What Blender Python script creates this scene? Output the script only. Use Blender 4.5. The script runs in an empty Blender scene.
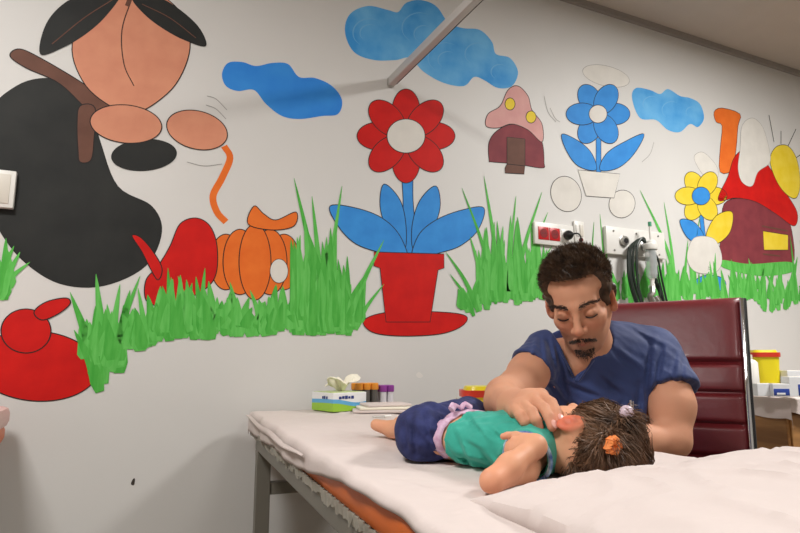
import bpy, bmesh, math, random
import numpy as np
from mathutils import Vector, Matrix, noise
from mathutils.geometry import tessellate_polygon
random.seed(7)
RNG = np.random.default_rng(11)

# ------------------------------------------------------------------ camera
F_PX = 600.0
PITCH = math.atan(94/600)
YAW = math.radians(64.7)
CAM = Vector((0, -2.0, .96))
FW = Vector((math.cos(YAW), math.sin(YAW), 0)); RT = Vector((FW.y, -FW.x, 0)); UP = Vector((0, 0, 1))
sc = bpy.context.scene
cd = bpy.data.cameras.new('camera'); cam = bpy.data.objects.new('camera', cd)
sc.collection.objects.link(cam); sc.camera = cam
cd.sensor_width = 36; cd.lens = F_PX/800*36; cd.clip_start = .02
cam.location = CAM
cam.rotation_euler = (math.pi/2 + PITCH, 0, YAW - math.pi/2)

# ------------------------------------------------------------------ world, lamps, exposure
w = bpy.data.worlds.new('room_air'); sc.world = w; w.use_nodes = True
w.node_tree.nodes['Background'].inputs[0].default_value = (.9, .95, 1, 1)
w.node_tree.nodes['Background'].inputs[1].default_value = .05
def area(name, loc, size, power, col=(1, .985, .965), sy=None):
    l = bpy.data.lights.new(name, 'AREA'); l.energy = power; l.size = size; l.color = col
    if sy: l.shape = 'RECTANGLE'; l.size_y = sy
    o = bpy.data.objects.new(name, l); o.location = loc; sc.collection.objects.link(o); return o
area('ceiling_lamp_light', (-.75, -1.45, 2.585), .5, 25)
area('ceiling_lamp_light', (2.5, -1.4, 2.585), .5, 33)
area('ceiling_lamp_light', (.9, -3.3, 2.585), .55, 9)
sc.view_settings.view_transform = 'Standard'; sc.view_settings.look = 'None'
sc.view_settings.exposure = 0.77; sc.view_settings.gamma = 1.0; sc.view_settings.use_curve_mapping = False

# ------------------------------------------------------------------ pixel -> place helpers
def ray(px, py):
    r = px-400; u = 266.5-py
    f = F_PX*math.cos(PITCH)-u*math.sin(PITCH); up = u*math.cos(PITCH)+F_PX*math.sin(PITCH)
    return FW*f + RT*r + UP*up
def C(px, py, d):                      # point at forward distance d
    v = ray(px, py); return CAM + v*(d/(v.x*FW.x+v.y*FW.y))
def W(px, py, y=0.0):                  # point on the back wall
    v = ray(px, py); return CAM + v*((y-CAM.y)/v.y)
def Z(px, py, z):                      # point on a level surface
    v = ray(px, py); return CAM + v*((z-CAM.z)/v.z)

# ------------------------------------------------------------------ materials
def lin(c):
    return tuple((x/255/12.92 if x/255 <= .04045 else ((x/255+.055)/1.055)**2.4) for x in c)
MATS = {}
def mat(name, rgb, rough=.6, metal=0, var=.0, vscale=8, bump=0, bscale=60, rgb2=None, sss=0, coat=0, alpha=1, trans=0, spec=.5, attr=None, stretch=None, sheen=0):
    m = bpy.data.materials.new(name); m.use_nodes = True; nt = m.node_tree; b = nt.nodes['Principled BSDF']
    c = lin(rgb)
    b.inputs['Base Color'].default_value = (*c, 1); b.inputs['Roughness'].default_value = rough
    b.inputs['Metallic'].default_value = metal; b.inputs['Specular IOR Level'].default_value = spec
    if sheen: b.inputs['Sheen Weight'].default_value = sheen
    if coat: b.inputs['Coat Weight'].default_value = coat
    if trans: b.inputs['Transmission Weight'].default_value = trans; b.inputs['IOR'].default_value = 1.3
    if alpha < 1: b.inputs['Alpha'].default_value = alpha
    if sss:
        b.inputs['Subsurface Weight'].default_value = sss; b.inputs['Subsurface Radius'].default_value = (1, .35, .2); b.inputs['Subsurface Scale'].default_value = .006
    tc = nt.nodes.new('ShaderNodeTexCoord')
    src = tc.outputs['Object']
    if stretch:
        mp = nt.nodes.new('ShaderNodeMapping'); mp.inputs['Scale'].default_value = stretch
        nt.links.new(src, mp.inputs[0]); src = mp.outputs[0]
    if attr:
        a = nt.nodes.new('ShaderNodeAttribute'); a.attribute_name = attr; nt.links.new(a.outputs['Color'], b.inputs['Base Color'])
    elif var or rgb2:
        n = nt.nodes.new('ShaderNodeTexNoise'); n.inputs['Scale'].default_value = vscale; n.inputs['Detail'].default_value = 6
        nt.links.new(src, n.inputs['Vector'])
        r = nt.nodes.new('ShaderNodeValToRGB')
        c2 = lin(rgb2) if rgb2 else tuple(x*(1-var) for x in c)
        r.color_ramp.elements[0].position = .35; r.color_ramp.elements[1].position = .65
        r.color_ramp.elements[0].color = (*c2, 1); r.color_ramp.elements[1].color = (*c, 1)
        nt.links.new(n.outputs['Fac'], r.inputs[0]); nt.links.new(r.outputs[0], b.inputs['Base Color'])
    if bump:
        n2 = nt.nodes.new('ShaderNodeTexNoise'); n2.inputs['Scale'].default_value = bscale; n2.inputs['Detail'].default_value = 5
        nt.links.new(src, n2.inputs['Vector'])
        bp = nt.nodes.new('ShaderNodeBump'); bp.inputs['Strength'].default_value = bump; bp.inputs['Distance'].default_value = .004
        nt.links.new(n2.outputs['Fac'], bp.inputs['Height']); nt.links.new(bp.outputs[0], b.inputs['Normal'])
    MATS[name] = m; return m
def no_top(v): return v

# ------------------------------------------------------------------ object helpers
COL = sc.collection
def link(o, parent=None, label=None, cat=None, group=None, kind=None):
    if o.name not in COL.objects: COL.objects.link(o)
    if parent is not None:
        o.parent = parent; o.matrix_parent_inverse = parent.matrix_world.inverted() if False else Matrix.Translation(-Vector(parent['_base']) if '_base' in parent else Vector((0, 0, 0)))
    if label: o['label'] = label
    if cat: o['category'] = cat
    if group: o['group'] = group
    if kind: o['kind'] = kind
    return o
def thing(name, loc, label=None, cat=None, group=None, kind=None):
    o = bpy.data.objects.new(name, None); o.location = loc; o.empty_display_size = .05
    link(o, None, label, cat, group, kind); BASE[o.name] = Vector(loc); return o
BASE = {}
def put(name, me, m, parent=None, **k):
    """mesh data is in world coordinates; parents only translate"""
    o = bpy.data.objects.new(name, me)
    if m is not None and not me.materials:
        for x in (m if isinstance(m, (list, tuple)) else [m]): me.materials.append(x)
    link(o)
    if parent is not None:
        o.parent = parent; o.matrix_parent_inverse = Matrix.Translation(-BASE[parent.name])
    BASE[o.name] = BASE[parent.name] if parent is not None else Vector((0, 0, 0))
    # origin: move to mesh centre-bottom
    n = len(me.vertices)
    if n:
        co = np.empty(n*3, np.float32); me.vertices.foreach_get('co', co); co = co.reshape(-1, 3)
        c = Vector(((co[:, 0].min()+co[:, 0].max())/2, (co[:, 1].min()+co[:, 1].max())/2, co[:, 2].min()))
        me.transform(Matrix.Translation(-c)); o.location = c; BASE[o.name] = c
        if parent is not None: o.matrix_parent_inverse = Matrix.Translation(-BASE[parent.name])
    for kk, v in k.items():
        kk = {'cat': 'category'}.get(kk, kk)
        if v: o[kk] = v
    return o

class MB:
    def __init__(s): s.bm = bmesh.new()
    def box(s, lo, hi, bev=0, rot=None, piv=None, seg=2):
        lo = Vector(lo); hi = Vector(hi); c = (lo+hi)/2; d = hi-lo
        r = bmesh.ops.create_cube(s.bm, size=1); vs = r['verts']
        bmesh.ops.scale(s.bm, vec=d, verts=vs); bmesh.ops.translate(s.bm, vec=c, verts=vs)
        if bev:
            es = list({e for v in vs for e in v.link_edges})
            rb = bmesh.ops.bevel(s.bm, geom=es, offset=bev, segments=seg, affect='EDGES', profile=.5)
            vs = list({v for f in rb['faces'] for v in f.verts} | {v for v in vs if v.is_valid})
        if rot is not None:
            bmesh.ops.rotate(s.bm, cent=piv if piv is not None else c, matrix=rot, verts=vs)
        return s
    def cyl(s, p, q, r, r2=None, n=20, cap=True):
        p = Vector(p); q = Vector(q); r2 = r if r2 is None else r2; d = q-p
        m = Matrix.Translation((p+q)/2) @ d.to_track_quat('Z', 'Y').to_matrix().to_4x4()
        bmesh.ops.create_cone(s.bm, cap_ends=cap, segments=n, radius1=r, radius2=r2, depth=d.length, matrix=m); return s
    def sphere(s, c, r, n=16, sc_=(1, 1, 1)):
        m = Matrix.Translation(c) @ Matrix.Diagonal((*sc_, 1))
        bmesh.ops.create_uvsphere(s.bm, u_segments=n, v_segments=n//2+2, radius=r, matrix=m); return s
    def tube(s, pts, r, n=8, flat=1.0):
        pts = [Vector(p) for p in pts]; rings = []; k = len(pts)
        up = None
        for i, p in enumerate(pts):
            t = (pts[min(i+1, k-1)]-pts[max(i-1, 0)]).normalized()
            if up is None: up = t.orthogonal().normalized()
            up = (up - t*up.dot(t)).normalized(); b = t.cross(up)
            rr = r[i] if isinstance(r, (list, tuple)) else r
            rings.append([s.bm.verts.new(p + up*math.cos(a)*rr + b*math.sin(a)*rr*flat) for a in [2*math.pi*j/n for j in range(n)]])
        for a, b_ in zip(rings[:-1], rings[1:]):
            for j in range(n): s.bm.faces.new((a[j], a[(j+1) % n], b_[(j+1) % n], b_[j]))
        s.bm.faces.new(rings[0][::-1]); s.bm.faces.new(rings[-1]); return s
    def lathe(s, c, prof, n=28, axis=None):
        rings = []
        for r, z in prof:
            rings.append([s.bm.verts.new(Vector(c)+Vector((math.cos(a)*r, math.sin(a)*r, z))) for a in [2*math.pi*j/n for j in range(n)]])
        for a, b_ in zip(rings[:-1], rings[1:]):
            for j in range(n): s.bm.faces.new((a[j], a[(j+1) % n], b_[(j+1) % n], b_[j]))
        s.bm.faces.new(rings[0][::-1]); s.bm.faces.new(rings[-1]); return s
    def flat(s, pts, nrm, th):
        """closed outline pts (3D, planar) extruded by th along nrm"""
        tris = tessellate_polygon([pts]); n = len(pts); nrm = Vector(nrm)
        a = [s.bm.verts.new(p) for p in pts]; b = [s.bm.verts.new(Vector(p)+nrm*th) for p in pts]
        for t in tris:
            try: s.bm.faces.new([b[i] for i in t]); s.bm.faces.new([a[i] for i in t][::-1])
            except ValueError: pass
        for i in range(n):
            j = (i+1) % n
            s.bm.faces.new((a[i], a[j], b[j], b[i]))
        return s
    def grid(s, fn, nu, nv):
        V = [[s.bm.verts.new(fn(i/(nu-1), j/(nv-1))) for j in range(nv)] for i in range(nu)]
        for i in range(nu-1):
            for j in range(nv-1): s.bm.faces.new((V[i][j], V[i+1][j], V[i+1][j+1], V[i][j+1]))
        return s
    def xf(s, M):
        s.bm.transform(M); return s
    def build(s, name, m, parent=None, smooth=True, **k):
        bmesh.ops.recalc_face_normals(s.bm, faces=s.bm.faces)
        me = bpy.data.meshes.new(name); s.bm.to_mesh(me); s.bm.free()
        o = put(name, me, m, parent, **k)
        if smooth:
            me.shade_smooth()
            try:
                me.set_sharp_from_angle(angle=math.radians(38))
            except Exception: pass
        return o
def copy_tree(o, parent=None):
    c = o.copy(); COL.objects.link(c); BASE[c.name] = BASE[o.name].copy()
    if parent is not None: c.parent = parent
    for ch in list(o.children): copy_tree(ch, c)
    return c
def smooth_closed(pts, sub=6):
    P = [Vector(p) for p in pts]; n = len(P); out = []
    for i in range(n):
        p0, p1, p2, p3 = P[i-1], P[i], P[(i+1) % n], P[(i+2) % n]
        for k in range(sub):
            t = k/sub
            out.append(.5*((2*p1)+(-p0+p2)*t+(2*p0-5*p1+4*p2-p3)*t*t+(-p0+3*p1-3*p2+p3)*t**3))
    return out
def smooth_open(pts, sub=8):
    P = [Vector(p) for p in pts]; P = [P[0]*2-P[1]]+P+[P[-1]*2-P[-2]]; out = []
    for i in range(1, len(P)-2):
        p0, p1, p2, p3 = P[i-1], P[i], P[i+1], P[i+2]
        for k in range(sub):
            t = k/sub
            out.append(.5*((2*p1)+(-p0+p2)*t+(2*p0-5*p1+4*p2-p3)*t*t+(-p0+3*p1-3*p2+p3)*t**3))
    out.append(P[-2]); return out
# ================================================================== THE ROOM
m_wall = mat('wall_paint', (214, 212, 208), .55, var=.05, vscale=1.6, bump=.12, bscale=9)
m_ceil = mat('ceiling_paint', (196, 184, 172), .8, var=.03)
m_floor = mat('floor_vinyl', (138, 122, 102), .45, rgb2=(112, 100, 84), vscale=5)
m_dark = mat('gap_dark', (95, 88, 80), .8)
def slab(name, lo, hi, m): return MB().box(lo, hi).build(name, m, smooth=False, kind='structure')
XL, XR, YB, ZC = -2.6, 4.8, -4.6, 2.641
slab('floor', (XL-.1, YB-.1, -.1), (XR+.1, .1, 0), m_floor)
slab('ceiling', (XL-.1, YB-.1, ZC), (XR+.1, .1, ZC+.1), m_ceil)
slab('wall_back', (XL-.1, 0, 0), (XR+.1, .1, ZC), m_wall)
slab('wall_left', (XL-.1, YB, 0), (XL, 0, ZC), m_wall)
slab('wall_right', (XR, YB, 0), (XR+.1, 0, ZC), m_wall)
slab('wall_front', (XL-.1, YB-.1, 0), (XR+.1, YB, ZC), m_wall)
slab('baseboard_back', (XL, -.012, 0), (XR, 0, .08), m_dark)
slab('trim_1', (XL, -.02, ZC-.028), (XR, 0, ZC), mat('ceiling_edge', (150, 143, 136), .8))
# lamps on the ceiling (all beyond the frame, but they light the room)
m_lampf = mat('lamp_frame', (225, 225, 222), .4)
m_lampd = bpy.data.materials.new('lamp_diffuser'); m_lampd.use_nodes = True
_b = m_lampd.node_tree.nodes['Principled BSDF']; _b.inputs['Emission Color'].default_value = (1, .96, .9, 1); _b.inputs['Emission Strength'].default_value = 3
for lx, ly, s, lb in ((-.75, -1.45, .28, 'square ceiling lamp nearest the left wall'), (2.5, -1.4, .28, 'square ceiling lamp nearest the right wall'), (.9, -3.3, .3, 'square ceiling lamp farthest from the painted wall')):
    t = thing('ceiling_lamp', (lx, ly, ZC), lb, 'lamp')
    MB().box((lx-s-.02, ly-s-.02, ZC-.04), (lx+s+.02, ly+s+.02, ZC), .004).build('lamp_frame', m_lampf, t)
    MB().box((lx-s, ly-s, ZC-.045), (lx+s, ly+s, ZC-.038)).build('diffuser', m_lampd, t)

# ================================================================== THE MURAL (paint on the wall)
def paint(name, rgb, rgb2=None, vs=14, **k): return mat('paint_'+name, rgb, .6, spec=.2, rgb2=rgb2, vscale=vs, bump=.05, bscale=30, **k)
P_blue = paint('blue', (60, 146, 220), (52, 134, 210)); P_cloud = paint('cloud_blue', (62, 150, 218), (110, 182, 230), 7)
P_cloud2 = paint('cloud_deep', (46, 128, 216), (58, 142, 222), 8)
P_red = paint('red', (206, 26, 20), (192, 20, 18)); P_black = paint('black', (46, 47, 45), (38, 39, 38), 8)
P_peach = paint('peach', (206, 136, 108), (214, 146, 116)); P_brown = paint('brown', (112, 76, 62), (100, 66, 54))
P_orange = paint('orange', (222, 104, 36), (230, 116, 44)); P_white = paint('white', (222, 218, 210), (214, 210, 202))
P_maroon = paint('maroon', (136, 60, 66), (122, 52, 60)); P_pink = paint('pink', (216, 164, 158), (208, 152, 148))
P_yellow = paint('yellow', (226, 196, 40), (232, 206, 70)); P_line = paint('line', (40, 36, 34)); P_grey = paint('grey_line', (150, 146, 142))
P_g1 = paint('grass_green', (80, 176, 70), (104, 192, 92), 5, stretch=(14, 14, 2.2)); P_g2 = paint('grass_light', (108, 196, 96), (86, 182, 76), 5, stretch=(14, 14, 2.2)); P_g3 = paint('grass_deep', (68, 164, 60), (88, 180, 76), 5, stretch=(14, 14, 2.2))
MU = thing('wall_mural', (1.2, 0, .9), 'painted mural of blue clouds, giant fruit, flowers, huts and green grass on the white wall', 'mural')
LAY = [0]
def patch(name, px, m, closed=True, outline=.0016, layer=1, lab=None, sub=6, oc=None):
    y = -.0004*layer
    pts = [W(x, q, y) for x, q in px]
    if closed: pts = smooth_closed(pts, sub)
    b = MB().flat(pts, (0, -1, 0), .0003)
    o = b.build(name, m, MU, smooth=False)
    if lab: o['label'] = lab
    if outline:
        r = outline; n = len(pts); bo = bmesh.new(); a = []; c = []
        for i in range(n):
            t = (pts[(i+1) % n]-pts[i-1]); t.y = 0
            if t.length < 1e-7: t = Vector((1, 0, 0))
            t.normalize(); nn = Vector((t.z, 0, -t.x)); q = pts[i]+Vector((0, -.00035, 0))
            a.append(bo.verts.new(q+nn*r)); c.append(bo.verts.new(q-nn*r))
        for i in range(n):
            j = (i+1) % n
            f = bo.faces.new((a[i], a[j], c[j], c[i]))
        me = bpy.data.meshes.new('outline'); bo.to_mesh(me); bo.free()
        put('outline', me, oc or P_line, o)
    return o
def stroke(b, px, w, y):
    pts = smooth_open([W(x, q, y) for x, q in px], 6); n = len(pts); L = []; R = []
    for i in range(n):
        t = pts[min(i+1, n-1)]-pts[max(i-1, 0)]; t.y = 0; t.normalize(); nn = Vector((t.z, 0, -t.x))
        ww = w(i/(n-1)) if callable(w) else w
        L.append(pts[i]+nn*ww); R.append(pts[i]-nn*ww)
    b.flat(L+R[::-1], (0, -1, 0), .0002)
def line(name, pxs, w, m, layer=2):
    for p in pxs:
        b = MB(); stroke(b, p, w, -.0004*layer); b.build(name, m, MU, smooth=False)
def ell(cx, cy, rx, ry, rot=0, n=12):
    a = math.radians(rot)
    return [(cx+rx*math.cos(t)*math.cos(a)-ry*math.sin(t)*math.sin(a), cy+rx*math.cos(t)*math.sin(a)+ry*math.sin(t)*math.cos(a)) for t in [2*math.pi*i/n for i in range(n)]]
# clouds
patch('painted_cloud', [(222, 74), (228, 63), (242, 62), (256, 66), (272, 63), (288, 64), (299, 77), (315, 78), (332, 86), (342, 100), (338, 114), (322, 116), (300, 119), (282, 116), (266, 104), (254, 90), (238, 91), (226, 86)], P_cloud2, outline=0, lab='deep blue cloud left of the ceiling rod')
patch('painted_cloud', [(345, 32), (350, 14), (368, 6), (388, 10), (398, 12), (406, 3), (420, 0), (436, 6), (448, 22), (462, 28), (480, 30), (492, 42), (496, 54), (510, 58), (518, 72), (512, 86), (498, 88), (484, 80), (474, 77), (464, 86), (444, 83), (424, 72), (410, 58), (396, 60), (374, 60), (354, 52)], P_cloud, outline=0, lab='largest swirled blue cloud behind the ceiling rod')
patch('painted_cloud', [(632, 98), (636, 88), (650, 90), (660, 94), (668, 89), (680, 96), (690, 98), (700, 104), (704, 118), (698, 127), (690, 124), (680, 132), (668, 130), (656, 120), (640, 118)], P_cloud, outline=0, lab='small blue cloud above the sockets at right')
# lighter swirls in the clouds
P_sw = paint('cloud_swirl', (112, 178, 226)); sw = []
for cx, cy, r in ((370, 33, 17), (370, 33, 10), (420, 28, 18), (424, 34, 10), (446, 58, 18), (448, 60, 10), (478, 54, 13), (500, 72, 9), (652, 104, 9), (672, 110, 10), (692, 112, 6)):
    sw.append([(cx+r*math.cos(a), cy+r*.85*math.sin(a)) for a in [2.2+.5*i for i in range(7)]])
line('cloud_swirl', sw, lambda t: .0022*math.sin(math.pi*min(max(t, .02), .98))+.0004, P_sw)
# far left: dark boulder, log, giant peach, red apples
patch('painted_boulder', [(-14, 200), (-14, 120), (16, 86), (52, 78), (84, 90), (100, 140), (118, 186), (152, 206), (162, 232), (146, 266), (104, 286), (60, 284), (24, 262), (0, 232)], P_black, outline=0, lab='dark rounded boulder at the left end of the mural')
patch('painted_log', [(10, 56), (20, 49), (44, 60), (84, 84), (114, 106), (108, 118), (92, 114), (60, 84), (26, 68)], P_brown, layer=2, lab='long brown log lying over the dark boulder')
patch('painted_log', [(80, 106), (95, 108), (94, 140), (91, 160), (80, 162), (78, 150), (77, 124)], P_brown, layer=3, lab='short brown log standing against the dark boulder')
patch('painted_leaf', [(120, -6), (96, -10), (66, 2), (46, 24), (40, 54), (62, 48), (86, 34), (106, 16)], P_black, outline=0, layer=4, lab='wide dark leaf hanging over the left of the giant peach')
line('leaf_vein', [[(112, 0), (84, 18), (52, 44)]], .0014, P_brown, 6)
patch('painted_peach_fruit', [(72, 50), (84, 14), (112, -8), (132, -2), (154, -8), (182, 14), (190, 48), (176, 84), (148, 108), (132, 110), (114, 108), (86, 86)], P_peach, layer=3, lab='giant plain peach fruit')
line('fruit_crease', [[(132, -2), (122, 30), (124, 64), (134, 86)]], .0014, P_line, 5)
patch('painted_leaf', [(132, -2), (148, -6), (172, 4), (198, 26), (206, 46), (184, 40), (162, 28), (144, 14)], P_black, outline=0, layer=4, lab='narrow dark leaf hanging over the right of the giant peach')
line('leaf_vein', [[(142, 4), (170, 18), (196, 38)]], .0014, P_brown, 6)
line('fruit_stalk', [[(128, -14), (130, -4), (127, 6)]], .006, P_brown, 6)
patch('painted_pebble', ell(126, 124, 36, 19, 6), P_peach, layer=4, lab='peach coloured pebble under the giant peach')
patch('painted_pebble', ell(197, 130, 31, 19, 14), P_peach, layer=4, lab='peach coloured pebble above the pumpkin stem')
patch('painted_stone', ell(144, 155, 33, 16, -4), P_black, outline=0, layer=3, lab='small black stone under the pebbles')
patch('painted_apple', ell(36, 366, 62, 35, 4, 16), P_red, layer=2, lab='widest red apple at the lower left')
patch('painted_apple', ell(26, 331, 25, 22), P_red, layer=4, lab='round red apple on top of the widest one')
patch('painted_leaf', [(34, 312), (46, 302), (66, 298), (70, 304), (58, 314), (42, 320)], P_red, layer=5)
patch('painted_bellflower', [(146, 300), (146, 280), (158, 266), (170, 246), (180, 224), (196, 218), (210, 226), (217, 246), (216, 274), (204, 290), (178, 302), (160, 306)], P_red, layer=2, lab='large red bellflower left of the pumpkin')
patch('painted_leaf', [(132, 236), (140, 237), (152, 250), (162, 268), (158, 280), (150, 268), (142, 252)], P_red, layer=3)
# orange pumpkin with a tall curled stem
line('pumpkin_stem', [[(224, 146), (230, 158), (222, 178), (213, 196), (217, 212), (226, 222)]], .011, P_orange, 1)
for cx, rx, l in ((226, 16, 1), (284, 16, 1), (240, 17, 2), (270, 17, 2), (255, 16, 3)):
    patch('pumpkin_rib', ell(cx, 262, rx, 38-abs(cx-255)*.35), P_orange, layer=l)
patch('painted_leaf', [(248, 224), (254, 206), (264, 214), (276, 220), (296, 212), (294, 226), (272, 230)], P_orange, layer=4)
patch('pale_spot', ell(279, 271, 9, 12), P_white, layer=4, outline=.001)
# centre: tall potted flower
for a in range(0, 360, 45):
    patch('flower_petal', ell(406+27*math.cos(math.radians(a)), 136+25*math.sin(math.radians(a)), 22, 14, a), P_red, layer=2+(a//45) % 2)
patch('flower_centre', ell(406, 136, 19, 17), P_white, layer=5)
patch('flower_stem', [(402, 165), (412, 165), (413, 200), (416, 250), (404, 250), (403, 200)], P_blue, layer=1, lab='blue stem of the potted flower')
for pts, lb in (([(408, 262), (384, 254), (356, 244), (338, 226), (330, 206), (356, 208), (382, 218), (400, 236)], 'wide blue leaf left of the flower stem'), ([(412, 262), (436, 254), (460, 246), (478, 230), (484, 208), (462, 210), (436, 220), (418, 236)], 'wide blue leaf right of the flower stem'),
                ([(404, 250), (388, 232), (380, 206), (384, 184), (400, 200), (406, 226)], 'upright blue leaf left of the flower stem'), ([(414, 250), (430, 234), (440, 208), (436, 186), (420, 200), (412, 226)], 'upright blue leaf right of the flower stem')):
    patch('painted_leaf', pts, P_blue, layer=3 if 'wide' in lb else 2, lab=lb)
patch('flower_pot', [(374, 252), (444, 254), (444, 268), (438, 270), (430, 322), (386, 322), (380, 268), (374, 266)], P_red, layer=4, sub=1, lab='plain red flower pot')
patch('pot_saucer', [(364, 320), (372, 332), (400, 336), (440, 334), (462, 326), (466, 316), (440, 312), (390, 312)], P_red, layer=3, lab='wide red saucer under the flower pot')
# small pink hut
patch('hut_wall', [(489, 160), (489, 142), (498, 130), (514, 124), (532, 130), (542, 142), (544, 162), (542, 168), (516, 164), (492, 162)], P_maroon, layer=1, lab='maroon wall of the small painted hut')
patch('hut_roof', [(486, 126), (488, 114), (500, 106), (508, 90), (518, 86), (528, 96), (532, 110), (542, 124), (542, 142), (528, 130), (512, 124), (498, 128)], P_pink, layer=2, lab='pink roof of the small painted hut')
patch('hut_window', ell(510, 104, 5, 6), P_yellow, layer=3); patch('hut_window', ell(531, 117, 5, 6), P_yellow, layer=3)
patch('hut_door', [(507, 137), (525, 139), (525, 166), (507, 164)], P_brown, layer=3, sub=1)
patch('hut_step', [(505, 168), (507, 164), (525, 166), (524, 174), (505, 173)], P_brown, layer=3, sub=1)
# round blue flower, two blue birds-of-paper shapes, white pebbles
for a in range(0, 360, 60):
    patch('flower_petal', ell(598+16*math.cos(math.radians(a)), 114+17*math.sin(math.radians(a)), 16, 11, a), P_blue, layer=2+(a//60) % 2)
patch('flower_centre', ell(598, 114, 9, 9), P_white, layer=5)
patch('painted_cloud', ell(606, 76, 24, 10, 14), P_white, layer=1, oc=P_grey, outline=.001, lab='thin white cloud above the round blue flower')
patch('flower_stem', [(596, 138), (601, 138), (601, 172), (596, 172)], P_blue, layer=1, sub=1)
patch('painted_leaf', [(596, 170), (578, 166), (566, 150), (562, 134), (580, 142), (592, 154)], P_blue, layer=3, lab='blue leaf left of the round blue flower')
patch('painted_leaf', [(600, 170), (618, 168), (634, 154), (644, 134), (624, 142), (606, 154)], P_blue, layer=3, lab='blue leaf right of the round blue flower')
patch('flower_pot', [(578, 170), (620, 174), (614, 198), (586, 196)], P_white, layer=4, oc=P_line, outline=.0012, sub=1, lab='white flower pot with a dark outline')
patch('painted_pebble', ell(566, 194, 15, 18, -20), P_white, layer=2, oc=P_line, outline=.0014, lab='white outlined pebble left of the white flower pot')
patch('painted_pebble', ell(622, 204, 13, 14, 20), P_white, layer=2, oc=P_line, outline=.0014, lab='white outlined pebble right of the white flower pot')
# red roofed cottage, sun, smoke puff
patch('cottage_wall', [(722, 262), (722, 230), (724, 204), (742, 198), (768, 202), (784, 214), (792, 232), (792, 266), (760, 266)], P_maroon, layer=1, sub=4, lab='maroon wall of the painted cottage')
patch('cottage_roof', [(718, 200), (728, 176), (734, 158), (744, 150), (760, 156), (770, 168), (784, 190), (797, 212), (794, 226), (776, 214), (756, 202), (736, 198)], P_red, layer=2, lab='red rounded roof of the painted cottage')
patch('cottage_chimney', [(714, 112), (722, 108), (740, 114), (738, 126), (736, 150), (732, 170), (720, 172), (720, 150), (722, 126), (716, 122)], P_orange, layer=1, sub=3, lab='orange chimney of the painted cottage')
patch('smoke_puff', [(740, 150), (742, 126), (752, 118), (762, 126), (768, 144), (770, 162), (758, 172), (752, 186), (742, 182), (738, 168)], P_white, layer=4, oc=P_grey, outline=.001)
patch('cottage_window', [(763, 231), (788, 235), (788, 250), (764, 250)], P_yellow, layer=3, sub=1)
line('window_shutter', [[(762, 226), (788, 231)], [(763, 254), (780, 256)]], .004, P_brown, 4)
patch('cottage_ground', [(722, 260), (750, 264), (790, 262), (792, 272), (760, 276), (724, 268)], P_g1, layer=4, outline=0)
patch('painted_sun', [(770, 160), (776, 147), (788, 146), (797, 160), (800, 184), (796, 198), (786, 194), (776, 180)], P_yellow, layer=3, lab='yellow sun with black rays at the right end')
line('sun_ray', [[(769, 115), (774, 142)], [(781, 131), (781, 144)], [(796, 129), (788, 146)], [(804, 152), (796, 158)]], .0022, P_line, 3)
# yellow flower in a white vase
for a in range(0, 360, 60):
    patch('flower_petal', ell(701+13*math.cos(math.radians(a)), 196+14*math.sin(math.radians(a)), 13, 9, a), P_yellow, layer=2+(a//60) % 2)
patch('flower_centre', ell(701, 196, 9, 9), P_blue, layer=5, lab='blue centre of the yellow flower')
patch('painted_leaf', [(706, 236), (716, 216), (732, 212), (730, 232), (716, 244)], P_yellow, layer=4)
patch('painted_leaf', [(704, 236), (694, 222), (680, 220), (686, 236), (698, 244)], P_blue, layer=4)
patch('flower_stem', [(699, 214), (703, 214), (706, 240), (702, 240)], P_blue, layer=1, sub=1)
patch('vase', [(694, 238), (714, 239), (722, 258), (716, 272), (696, 272), (687, 258)], P_white, layer=5, oc=P_grey, outline=.001, lab='white painted vase with the yellow flower')
patch('painted_stone', ell(710, 284, 16, 9), P_blue, layer=3, lab='blue stone under the white vase')
patch('smoke_puff', [(694, 158), (702, 152), (712, 160), (718, 170), (716, 180), (704, 176)], P_white, layer=1, oc=P_grey, outline=.001)
# little movement strokes left by the brush
line('thin_stroke', [[(207, 96), (216, 99), (227, 110)], [(206, 105), (216, 109), (226, 119)], [(187, 162), (204, 166), (222, 164)], [(544, 96), (548, 112), (556, 122)], [(550, 108), (555, 118), (560, 122)], [(654, 142), (650, 154), (642, 162)]], .0011, P_grey, 2)

# grass: separate clumps, each a bundle of brush strokes
def clump(blades, fill, seed, lab):
    r = random.Random(seed); groups = {0: MB(), 1: MB(), 2: MB()}; k = 0
    def bl(x0, y0, x1, y1, w):
        nonlocal k
        mx = (x0+x1)/2+(x0-x1)*.12; my = (y0+y1)/2
        k += 1
        stroke(groups[k % 3], [(x0, y0), (mx, my), (x1, y1)], lambda t: w*(1-t)**.7*(.55+.45*min(1, t*6))+.0006, -.0015-.00004*(k % 24))
    for x0, x1, yb0, yb1, h0, h1, n in fill:
        for i in range(n):
            t = (i+r.random())/n; x = x0+(x1-x0)*t; yb = yb0+(yb1-yb0)*t+r.uniform(-7, 6)
            h = r.uniform(h0, h1); bl(x, yb, x+r.uniform(-8, 8), yb-h, r.uniform(.016, .026)); bl(x+r.uniform(-4, 4), yb-r.uniform(0, 12), x+r.uniform(-5, 5), yb-h*.7, r.uniform(.014, .022))
    for b in blades: bl(*b)
    root = None
    for i, m in ((0, P_g1), (1, P_g2), (2, P_g3)):
        o = groups[i].build('grass_strokes' if root else 'painted_grass', m, root or MU, smooth=False)
        if root is None: root = o; o['label'] = lab
clump([(4, 300, 6, 238, .016), (2, 290, 30, 262, .01), (0, 300, 20, 252, .014), (-6, 300, 14, 246, .015)], [(-12, 8, 300, 290, 30, 50, 8)], 1, 'painted grass tuft below the wall box')
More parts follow.
